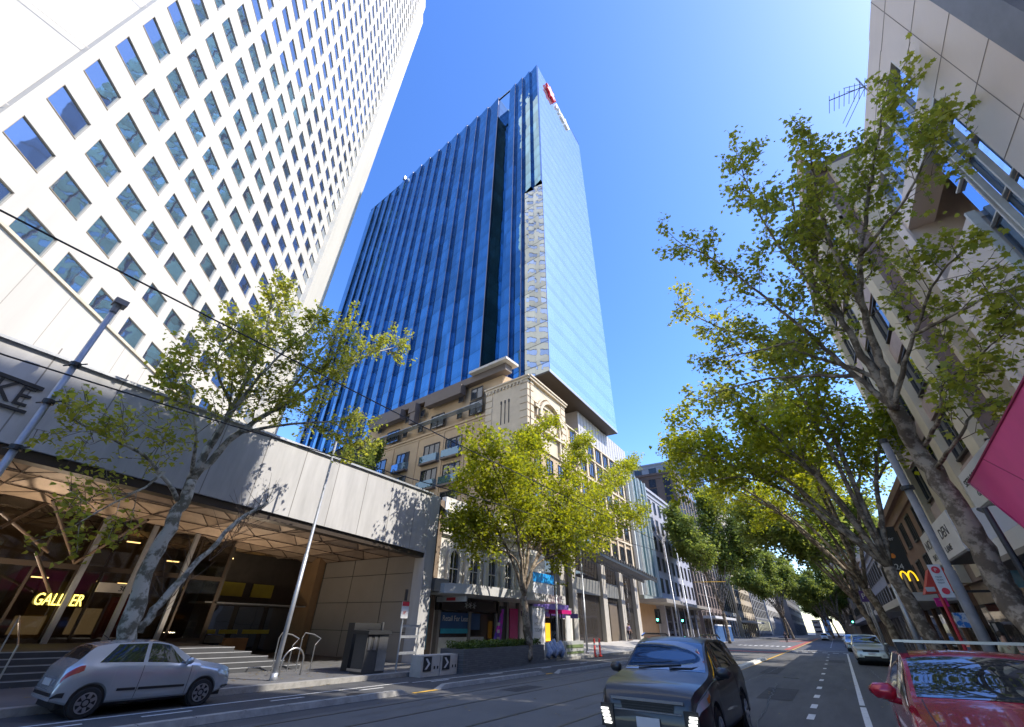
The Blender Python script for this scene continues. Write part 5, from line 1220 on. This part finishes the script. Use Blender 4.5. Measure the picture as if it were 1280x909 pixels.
# left pavement furniture
t=thing('bike_hoop','stainless arched bicycle hoop on the left pavement','bicycle hoop',(-16.9,10.9,.14),'bicycle stands outside the arcade')
b=MB(); cy=11.0; b.tube([(-17.0,cy-.42,.14)]+[(-17.0,cy-.42*math.cos(a),.55+.42*math.sin(a)) for a in np.linspace(0,math.pi,14)]+[(-17.0,cy+.42,.14)],.028,8); part(b,'hoop',steelb,t,True)
for i,(y,lab) in enumerate(((11.3,'wire bag shaped bicycle stand, left one of two behind the arched hoop'),(12.3,'wire bag shaped bicycle stand, right one of two behind the arched hoop'))):
    t=thing('bike_stand',lab,'bicycle stand',(-18.2,y,.14),'bicycle stands outside the arcade'); b=MB()
    b.tube([(-18.2,y-.30,.14),(-18.2,y-.36,1.25),(-18.2,y-.28,1.42),(-18.2,y+.15,1.36),(-18.2,y+.5,1.22),(-18.2,y+.30,1.0),(-18.2,y+.32,.14)],.024,8); part(b,'bent_tube',steelb,t)
t=thing('litter_bin','dark street bin with a stainless side panel near the kerb','bin',(-15.9,13.6,.14)); b=MB(); b.box(-16.2,13.0,.15,-15.5,14.1,1.42); part(b,'body',mat('bin_dark',(.055,.055,.055),.45),t,)
b=MB(); b.box(-15.495,13.62,.22,-15.48,14.08,1.38); b.box(-16.38,12.98,.22,-15.52,12.995,.3); part(b,'steel_panel',steelb,t); b=MB(); b.box(-16.5,12.95,1.42,-15.4,14.15,1.55); part(b,'lid',dark,t)
b=MB(); b.box(-15.494,13.08,.9,-15.475,13.2,1.35); b.box(-15.494,13.35,.9,-15.475,13.5,1.35); part(b,'handle',steelb,t)
t=thing('payphone_cabinet','dark tall cabinet standing behind the stainless street bin','cabinet',(-17.2,14,.14)); b=MB(); b.box(-17.3,13.4,.15,-16.9,14.9,1.8); part(b,'cabinet_body',mat('cabinet',(.03,.03,.03),.5),t); b=MB(); b.box(-16.9,14.86,.15,-16.84,14.95,1.85); part(b,'edge_strip',steelb,t)
t=thing('parking_sign','red and white parking sign on a thin post beside the dark bin','sign',(-15.5,14.7,.14)); b=MB(); b.cyl(-15.5,14.75,.14,2.6,.03,8); part(b,'post',steel,t); b=MB(); b.box(-15.46,14.55,2.0,-15.43,14.95,2.62); o=part(b,'sign_board',plate,t); b=MB(); b.box(-15.43,14.55,2.46,-15.425,14.95,2.62); part(b,'red_header',MC['sign_red2'],o)
text('1P',.18,(-15.424,14.62,2.15),(0,1,0),(0,0,1),MC['sign_red2'],o,.002,'sign_letters')
b=MB(); b.box(-15.53,14.7,2.66,-15.45,14.8,3.1); part(b,'sensor',dark,t)
t=thing('metal_frame','pale grey ladder like metal frame stand between the bin and the concrete blocks','frame',(-15.9,15.6,.14)); b=MB()
for y in (15.2,16.3): b.tube([(-16,y,.14),(-16,y,1.75)],.03,8)
for z in (.75,1.35,1.75): b.box(-16.03,15.2,z-.08,-15.97,16.3,z+.02)
part(b,'frame',steel,t)
# concrete chevron blocks
cb=mat('block_concrete',(.42,.40,.37),.85,var=.12,scale=3,bump=.2,bscale=20)
for i,(y0,lab) in enumerate(((14.9,'left concrete safety block with a black and white chevron board'),(16.05,'right concrete safety block with a black and white chevron board'))):
    t=thing('concrete_block',lab,'barrier block',(-14.4,y0+.5,.0),'concrete blocks at the planter end'); x=-14.55+.3*0
    b=MB(); b.box(x-.3,y0,.01,x+.3,y0+1.1,.72); part(b,'block',cb,t)
    b=MB(); b.box(x+.302,y0+.12,.2,x+.32,y0+.58,.68); o=part(b,'chevron_board',dark,t)
    b=MB(); b.add([(x+.325,y0+.2,.26),(x+.325,y0+.32,.26),(x+.325,y0+.5,.44),(x+.325,y0+.32,.62),(x+.325,y0+.2,.62),(x+.325,y0+.38,.44)],[(0,1,2,5),(5,2,3,4)]); part(b,'white_chevron',plate,o)
    b=MB(); b.box(x+.3,y0+.75,.25,x+.304,y0+.83,.35); b.box(x+.3,y0+.95,.25,x+.304,y0+1.03,.35); part(b,'lifting_holes',blk,t)
# planter
def pl(y): return -13.75-.12*(y-15.6)
brk=bpy.data.materials.new('dark_brick'); brk.use_nodes=True; n_=brk.node_tree; bs_=n_.nodes['Principled BSDF']; bt=nd(n_,'ShaderNodeTexBrick'); tc=nd(n_,'ShaderNodeTexCoord'); mp=nd(n_,'ShaderNodeMapping'); mp.inputs['Rotation'].default_value=(R(90),0,R(90))
sx_=nd(n_,'ShaderNodeSeparateXYZ'); cx_=nd(n_,'ShaderNodeCombineXYZ'); n_.links.new(tc.outputs['Object'],sx_.inputs[0]); n_.links.new(sx_.outputs[1],cx_.inputs[0]); n_.links.new(sx_.outputs[2],cx_.inputs[1]); n_.links.new(cx_.outputs[0],bt.inputs[0]); bt.inputs['Color1'].default_value=(.085,.085,.09,1); bt.inputs['Color2'].default_value=(.12,.12,.125,1); bt.inputs['Mortar'].default_value=(.03,.03,.03,1); bt.inputs['Scale'].default_value=4.5; bt.inputs['Mortar Size'].default_value=.018; bt.inputs['Brick Width'].default_value=1.6; bt.inputs['Row Height'].default_value=.35
n_.links.new(bt.outputs[0],bs_.inputs['Base Color']); bs_.inputs['Roughness'].default_value=.7
t=thing('brick_planter','long dark brick planter beside the bike lane holding a clipped hedge','planter',(-15,20,.0))
b=MB(); b.prism([(pl(17.2),17.2),(pl(26.2),26.2),(pl(26.2)-1.4,26.2),(pl(17.2)-1.4,17.2)],0,.88); part(b,'brick_box',brk,t)
rg=np.random.default_rng(3); pts=[]
for _ in range(9000):
    y=rg.uniform(17.3,26.1); x=pl(y)-.12-rg.uniform(0,1.1); z=.85+rg.beta(1.2,1)*(.28+.06*math.sin(y*3)); pts.append((x,y,z))
hd=leaves_mesh('hedge',pts,.075,hedgem,None,'quad',rg=rg); tag(hd,'low clipped green hedge growing in the long brick planter','hedge')
# podium roof planting
pts=[(rg.normal(-30,2.2),rg.normal(21.5,.8),8.4+abs(rg.normal(0,.9))) for _ in range(3500)]
o=leaves_mesh('roof_shrubs',pts,.22,leafC,None,'tri',rg=rg); tag(o,'straggly green shrubs on the arcade roof beside the cream hotel','shrub')
# barriers after the planter
t=thing('concrete_barrier','white concrete barrier draped with blue sandbags after the planter','barrier',(-15,28,.14)); b=MB(); b.prism_x([(27.2,.14),(29.0,.14),(28.9,.95),(27.3,.95)],-15.6,-15.1); part(b,'barrier_body',mat('barrier_white',(.58,.58,.56),.8,var=.15),t)
for i in range(5):
    b=MB(); y=26.6+i*.42; b.tube([(-15.0,y,.25+.15*(i%2)),(-14.95,y+.2,.5+.1*(i%2)),(-15.1,y+.1,.95+.1*(i%3))],[.16,.2,.1],8); part(b,'sandbag',mat('bag_blue',(.14,.22,.45),.7,col2=(.45,.5,.6),var=.1,scale=5),t,True)
t=thing('barrier_board','grey and green striped barrier next to the blue sandbags','barrier',(-15,30.5,.14)); b=MB(); b.box(-15.5,29.4,.14,-15.2,32.2,1.0); part(b,'panel',mat('barrier_grey',(.36,.37,.36),.7,var=.1),t)
b=MB(); b.box(-15.19,29.5,.62,-15.17,32.1,.8); b.box(-15.19,29.5,.3,-15.17,32.1,.42); part(b,'green_stripes',mat('stripe_green',(.15,.2,.08),.6),t)
t=thing('advertising_kiosk','white backlit advertising panel on the left pavement right of the centre tree','advertising panel',(-16.5,27.5,.14)); b=MB(); b.box(-16.7,27.2,.3,-16.5,29.0,2.95); o=part(b,'frame',steelb,t); b=MB(); b.box(-16.49,27.3,.5,-16.47,28.9,2.85); o=part(b,'poster',mat('poster_white',(.75,.75,.76),.5),o)
for i,s_ in enumerate(('TAKE','HOME','TODAY')): text(s_,.3,(-16.465,27.5,2.2-.35*i),(0,1,0),(0,0,1),polegrey,o,.002,'poster_lettering')
t=thing('phone_booth','glass telephone booth with a magenta roof right of the advertising panel','phone booth',(-16.6,31.6,.14)); b=MB()
for x,y in ((-17,30.7),(-16.1,30.7),(-17,32.0),(-16.1,32.0)): b.box(x-.04,y-.04,.14,x+.04,y+.04,2.6)
part(b,'frame',dark,t); b=MB(); b.box(-17.1,30.6,2.6,-16.0,32.1,2.85); part(b,'roof',mag,t); b=MB(); b.box(-17.0,30.75,.3,-16.98,31.95,2.5); part(b,'glass',gl_car,t); b=MB(); b.box(-16.05,31.2,.3,-16.0,31.9,2.5); part(b,'poster',plate,t)
t=thing('cone_banner','tall purple and magenta tapered banner with white lettering left of the tree trunk','banner',(-18.3,25.6,.14)); b=MB()
b.add([(-18.3,25.0,.2),(-18.3,26.1,.2),(-18.3,26.5,2.75),(-18.3,26.3,2.75),(-18.25,25.0,.2),(-18.25,26.1,.2),(-18.25,26.5,2.75),(-18.25,26.3,2.75)],[(0,1,2,3),(7,6,5,4),(0,4,5,1),(1,5,6,2),(2,6,7,3),(3,7,4,0)]); o=part(b,'fabric',mat('banner_violet',(.14,.07,.5),.5,col2=(.6,.02,.55),var=.1,scale=1.1,thr=(.45,.55)),t)
b=MB()
for k in range(4): b.box(-18.245,25.75,.6+.4*k,-18.24,26.05,.78+.4*k)
part(b,'white_marks',plate,o); b=MB(); b.cyl(-18.28,26.2,.14,2.9,.025,8); part(b,'pole',dark,t)
# bollards
rb_=mat('bollard_red',(.65,.03,.02),.5)
for x,y,lab in ((-15.0,33.6,'red bollard, left one of the pair beside the barrier'),(-14.9,34.3,'red bollard, right one of the pair beside the barrier'),(-15.2,47,'single red bollard farther along just above the moving car')):
    t=thing('bollard',lab,'bollard',(x,y,.02),'red plastic bollards at the kerb'); b=MB(); b.tube([(x,y,.02),(x,y,.08),(x,y,.081),(x,y,1.08),(x,y,1.14)],[.16,.14,.075,.065,.03],14); part(b,'post',rb_,t,True); b=MB(); b.tube([(x,y,.72),(x,y,.86)],.073,14); part(b,'reflective_band',plate,t)
# traffic signals
green=mat('signal_green',(.02,.6,.4),.3,emit=(.1,1,.65),es=4); 
def signal(label,x,y,z,pole=True):
    t=thing('traffic_signal',label,'traffic light',(x,y,.14),'traffic signals'); b=MB(); b.cyl(x,y,.14,z+.1,.06,10); part(b,'pole',polegrey,t)
    b=MB(); b.box(x-.16,y-.35,z-.5,x+.16,y-.08,z+.5); b.box(x-.28,y-.10,z-.65,x+.28,y-.07,z+.65); h=part(b,'housing',blk,t)
    for k,m_ in enumerate((green,blk,blk)):
        zz=z-.32+.32*k; b=MB(); b.tube([(x,y-.365,zz),(x,y-.352,zz)],.11,16); part(b,'lens',m_,h)
        b=MB(); b.tube([(x,y-.5,zz+.03),(x,y-.36,zz+.03)],.135,12,cap=False); part(b,'visor',blk,h)
signal('traffic signal showing green, left one of two beyond the moving car',-14.9,50,2.9); signal('traffic signal showing green, right one of two beyond the moving car',-14.9,60,3.0); signal('small green traffic signal far ahead by the right hand trees',2.9,96,3.6)
# wires
t=thing('tram_wire','black overhead wire crossing high from the upper left','overhead wire',(-9,0,7.1),'overhead tram wires'); b=MB(); b.tube([(-9,-20,7.3),(-9,-1,7.14),(-9,9.5,7.05),(-9,34,7.25)],.017,6); part(b,'wire',blk,t)
t=thing('tram_wire','black overhead wire running low along the grey fascia','overhead wire',(-9,0,5.1),'overhead tram wires'); b=MB(); b.tube([(-9,-20,5.2),(-9,0,5.02),(-9,3.3,5.13),(-9,34,6.6)],.014,6); part(b,'wire',blk,t)
t=thing('span_wire','thin wire spanning across the street in front of the blue tower','overhead wire',(-10,34,8)); b=MB(); b.tube([(-22,36.6,27),(-12,33,12),(-9,34,7.25)],.012,5); b.tube([(-9,34,7.2),(3.55,34.2,8.8)],.012,5); part(b,'wire',blk,t)
# handrail at steps
t=thing('handrail','thin steel handrail standing on the arcade steps behind the hatchback','handrail',(-19.5,4,.14)); b=MB(); b.tube([(-19.3,3.9,.14),(-19.3,3.9,1.1),(-20.9,3.9,1.8),(-20.9,3.9,.9)],.022,8); part(b,'rail',steelb,t)
# blue hoardings far left
for i,(y,lab) in enumerate(((84,'dark blue site hoarding under the far left trees, nearer one'),(92,'dark blue site hoarding under the far left trees, farther one'))):
    t=thing('site_hoarding',lab,'hoarding',(-16,y,.14),'blue hoardings'); b=MB(); b.box(-16.2,y,.14,-16.0,y+6.5,2.4); part(b,'panels',mat('hoarding_blue',(.03,.09,.22),.6,var=.3),t); b=MB(); b.box(-16.0,y,2.4,-15.95,y+6.5,2.6); part(b,'top_rail',orn,t)
# ================================================================== PEOPLE
def skin_mesh(name,verts,edges,rad,m,parent,root=0,lvl=1):
    me=bpy.data.meshes.new(name); me.from_pydata(verts,edges,[]); o=bpy.data.objects.new(name,me); COL.objects.link(o)
    md=o.modifiers.new('s','SKIN'); 
    for i,v in enumerate(me.skin_vertices[0].data): v.radius=(rad[i],rad[i]); v.use_root=(i==root)
    ss=o.modifiers.new('u','SUBSURF'); ss.levels=lvl; ss.render_levels=lvl
    dg=bpy.context.evaluated_depsgraph_get(); m2=bpy.data.meshes.new_from_object(o.evaluated_get(dg)); bpy.data.objects.remove(o)
    m2.materials.clear(); m2.materials.append(m); m2.polygons.foreach_set('use_smooth',[True]*len(m2.polygons)); o=bpy.data.objects.new(name,m2); COL.objects.link(o)
    o.parent=parent; o.matrix_parent_inverse=parent.matrix_basis.inverted(); return o
skinm=mat('skin',(.45,.27,.19),.6); hairm=mat('hair_dark',(.03,.02,.015),.7)
def person(x,y,z,rz,label,shirt,trous,stride=.25,hair=hairm):
    t=thing('person',label,'person',(0,0,0)); s=stride
    J={'pel':(0,0,.95,.12),'ch':(0,.0,1.28,.15),'nk':(0,0,1.47,.055),'hd':(0,-.01,1.60,.085),'hd2':(0,-.015,1.70,.085),
     'hL':(.10,0,.90,.085),'kL':(.11,-s*.45-.03,.50,.06),'aL':(.11,-s*.9+.05,.10,.04),'tL':(.12,-s*.9-.13,.045,.032),
     'hR':(-.10,0,.90,.085),'kR':(-.11,s*.35-.04,.50,.06),'aR':(-.11,s*.9,.12,.04),'tR':(-.12,s*.9-.15,.05,.032),
     'sL':(.19,0,1.40,.055),'eL':(.25,.04,1.13,.042),'wL':(.26,-.08,.90,.03),'pL':(.26,-.11,.82,.028),
     'sR':(-.19,0,1.40,.055),'eR':(-.25,.05,1.13,.042),'wR':(-.26,-.05,.90,.03),'pR':(-.26,-.07,.82,.028)}
    E_=[('pel','ch'),('ch','nk'),('nk','hd'),('hd','hd2'),('pel','hL'),('hL','kL'),('kL','aL'),('aL','tL'),('pel','hR'),('hR','kR'),('kR','aR'),('aR','tR'),('ch','sL'),('sL','eL'),('eL','wL'),('wL','pL'),('ch','sR'),('sR','eR'),('eR','wR'),('wR','pR')]
    for sd_,q in (('L',1),('R',-1)):
        px_,py_,pz_,_=J['p'+sd_]
        for f in range(4): J['f%d%s'%(f,sd_)]=(px_,py_-.03+.022*f,pz_-.085+.006*abs(f-1.5),.009); E_.append(('p'+sd_,'f%d%s'%(f,sd_)))
        J['th'+sd_]=(px_-.02*q,py_-.055,pz_-.03,.010); E_.append(('p'+sd_,'th'+sd_))
    K=list(J); I={k:i for i,k in enumerate(K)}
    skin_mesh('body',[J[k][:3] for k in K],[(I[a],I[b_]) for a,b_ in E_],[J[k][3] for k in K],skinm,t)
    def sub(name,keys,add,m,over={}):
        ks=[k for k in keys]; ii={k:i for i,k in enumerate(ks)}; es=[(ii[a],ii[b_]) for a,b_ in E_ if a in ii and b_ in ii]
        skin_mesh(name,[J[k][:3] for k in ks],es,[over.get(k,J[k][3])+add for k in ks],m,t)
    sub('shirt',['pel','ch','sL','eL','sR','eR'],.022,shirt); sub('trousers',['pel','hL','kL','aL','hR','kR','aR'],.018,trous)
    b=MB(); 
    for aY,q in (('tL',1),('tR',-1)):
        X_,Y_,Z_,_=J[aY]; b.tube([(X_,Y_-.03,Z_),(X_,Y_+.10,Z_+.01),(X_,Y_+.19,Z_+.02)],[.035,.045,.042],8)
    b.build('shoes',blk,t,smooth=True)
    b=MB(); b.tube([(0,.02,1.60),(0,.02,1.68),(0,.0,1.76),(0,-.02,1.80)],[.085,.105,.09,.03],12); b.build('hair',hair,t,smooth=True)
    b=MB(); b.tube([(0,-.10,1.635),(0,-.125,1.62)],[.014,.010],6)
    for q in (-1,1): b.tube([(q*.032,-.088,1.665),(q*.032,-.096,1.665)],.010,6)
    b.tube([(-.025,-.093,1.588),(.025,-.093,1.588)],.006,5); b.build('face',mat('face_dark',(.15,.06,.05),.6),t)
    t.location=(x,y,z); t.rotation_euler=(0,0,R(rz))
def cloth(n,c): return mat(n,c,.85,var=.1)
person(-20.6,56.4,.55,-30,'pedestrian in a lilac shirt and dark trousers by the third hotel pillar',cloth('lilac_shirt',(.35,.30,.5)),cloth('navy_trousers',(.03,.03,.05)))
person(-21.0,57.9,.55,150,'pedestrian in black clothes beside the one in lilac',cloth('black_shirt',(.03,.03,.03)),cloth('black_trousers',(.02,.02,.02)))
person(5.0,24.6,.15,20,'pedestrian in a cream top and cap like dark hair on the right pavement',cloth('cream_top',(.55,.5,.35)),cloth('grey_trousers',(.12,.12,.13)),.05)
person(5.4,20.6,.15,200,'pedestrian in dark clothing on the right pavement beside the leaning trunk',cloth('dark_coat',(.03,.03,.035)),MC['black_trousers'],.1)
person(-7.8,103,.02,0,'tiny pedestrian in dark clothes standing out in the street far ahead',MC['dark_coat'],MC['navy_trousers'],.2)

# ================================================================== fill lights added under the arcade canopy, road wear
for i,(x,y,z,e) in enumerate(((-24.5,3.5,1.3,70),(-24.0,-5,1.3,60),(-24.5,11.5,1.2,50))):
    l=bpy.data.lights.new('arcade_fill_light','AREA'); l.energy=e; l.color=(1,.80,.58); l.size=.5; l.shape='SQUARE'  # added to brighten the dark coffered ceiling
    o=bpy.data.objects.new('arcade_fill_light',l); COL.objects.link(o); o.location=(x,y,z); o.rotation_euler=(math.pi,0,0)
    b=MB(); b.box(x-.28,y-.28,.9,x+.28,y+.28,z-.03); b.build('fill_light_plinth',dk,PD)  # made-up plinth under each added light
patchm=mat('asphalt_patch',(.038,.038,.042),.85,var=.25,scale=2,bump=.3,bscale=80); patchl=mat('asphalt_patch_pale',(.10,.10,.10),.85,var=.2,scale=2,bump=.3,bscale=80)
rd=random.Random(12)
def blobpoly(cx,cy,wx,wy,n=9): return [(cx+wx*math.cos(2*math.pi*k/n)*rd.uniform(.85,1.1),cy+wy*math.sin(2*math.pi*k/n)*rd.uniform(.85,1.1)) for k in range(n)]
b=MB()
for cx,cy,wx,wy in ((-2.2,20,.5,1.8),(-3.4,31,.4,2.6),(1.2,26,.5,1.2),(-.5,44,.5,2),(-9.5,15,.35,.9),(-7.8,22,.3,1.6),(-3.2,16,.3,.5)):
    b.add([(x,y,.0075) for x,y in (rect(cx-wx,cy-wy,cx+wx,cy+wy))],[(0,1,2,3)])
tag(b.build('road_patches',patchm),kind='structure')
b=MB()
for x0,y0,x1,y1 in ((-2.0,12,-2.6,24),(-3.9,18,-3.3,34),(1.3,22,1.0,40),(-6.2,12,-6.4,40),(-9.7,8,-9.6,30)):
    n=int((y1-y0)/.5); pr=None
    for k in range(n):
        a=(x0+(x1-x0)*k/n+rd.uniform(-.05,.05),y0+(y1-y0)*k/n)
        if pr: b.add([(pr[0]-.012,pr[1],.0085),(pr[0]+.012,pr[1],.0085),(a[0]+.012,a[1],.0085),(a[0]-.012,a[1],.0085)],[(0,1,2,3)])
        pr=a
tag(b.build('crack_sealing',dark),kind='structure')
for i,(x,y,lab) in enumerate(((-2.3,27,'round iron manhole cover in the lane between the two moving lanes ahead'),(-12.4,10.4,'round iron manhole cover in the bike lane by the bike hoop'))):
    b=MB(); b.cyl(x,y,-.01,.011,.32,24); o=b.build('manhole_cover',mat('cast_iron',(.06,.055,.05),.6,metal=.4,var=.3,scale=9)); tag(o,lab,'manhole cover','manhole covers')
for y in (6.5,19.2,33):
    pass
pts=[]
rg=np.random.default_rng(9)
for _ in range(1500):
    q=rg.random()
    if q<.4: x=-15.35+abs(rg.normal(0,.25)); y=rg.uniform(2,34); z=.012
    elif q<.7: x=rg.uniform(-20,-15.5); y=rg.uniform(4,34); z=.155
    elif q<.9: x=2.5-abs(rg.normal(0,.4)); y=rg.uniform(8,50); z=.02
    else: x=rg.uniform(-11,2); y=rg.uniform(8,45); z=.02
    pts.append((x,y,z))
lm=leafmat('dry_leaves',(.16,.10,.03),(.28,.22,.06),.2)
L0=leaves_mesh('leaf_litter',[(0,0,0)],.08,lm,None,'tri'); bpy.data.objects.remove(L0)
b=MB()
for x,y,z in pts:
    a=rg.uniform(0,6.28); s_=rg.uniform(.03,.07); c_,n_=math.cos(a)*s_,math.sin(a)*s_
    b.add([(x-c_,y-n_,z),(x+n_*.6,y-c_*.6,z+.008),(x+c_,y+n_,z+.003),(x-n_*.6,y+c_*.6,z+.01)],[(0,1,2,3)])
tag(b.build('leaf_litter',lm),kind='stuff')
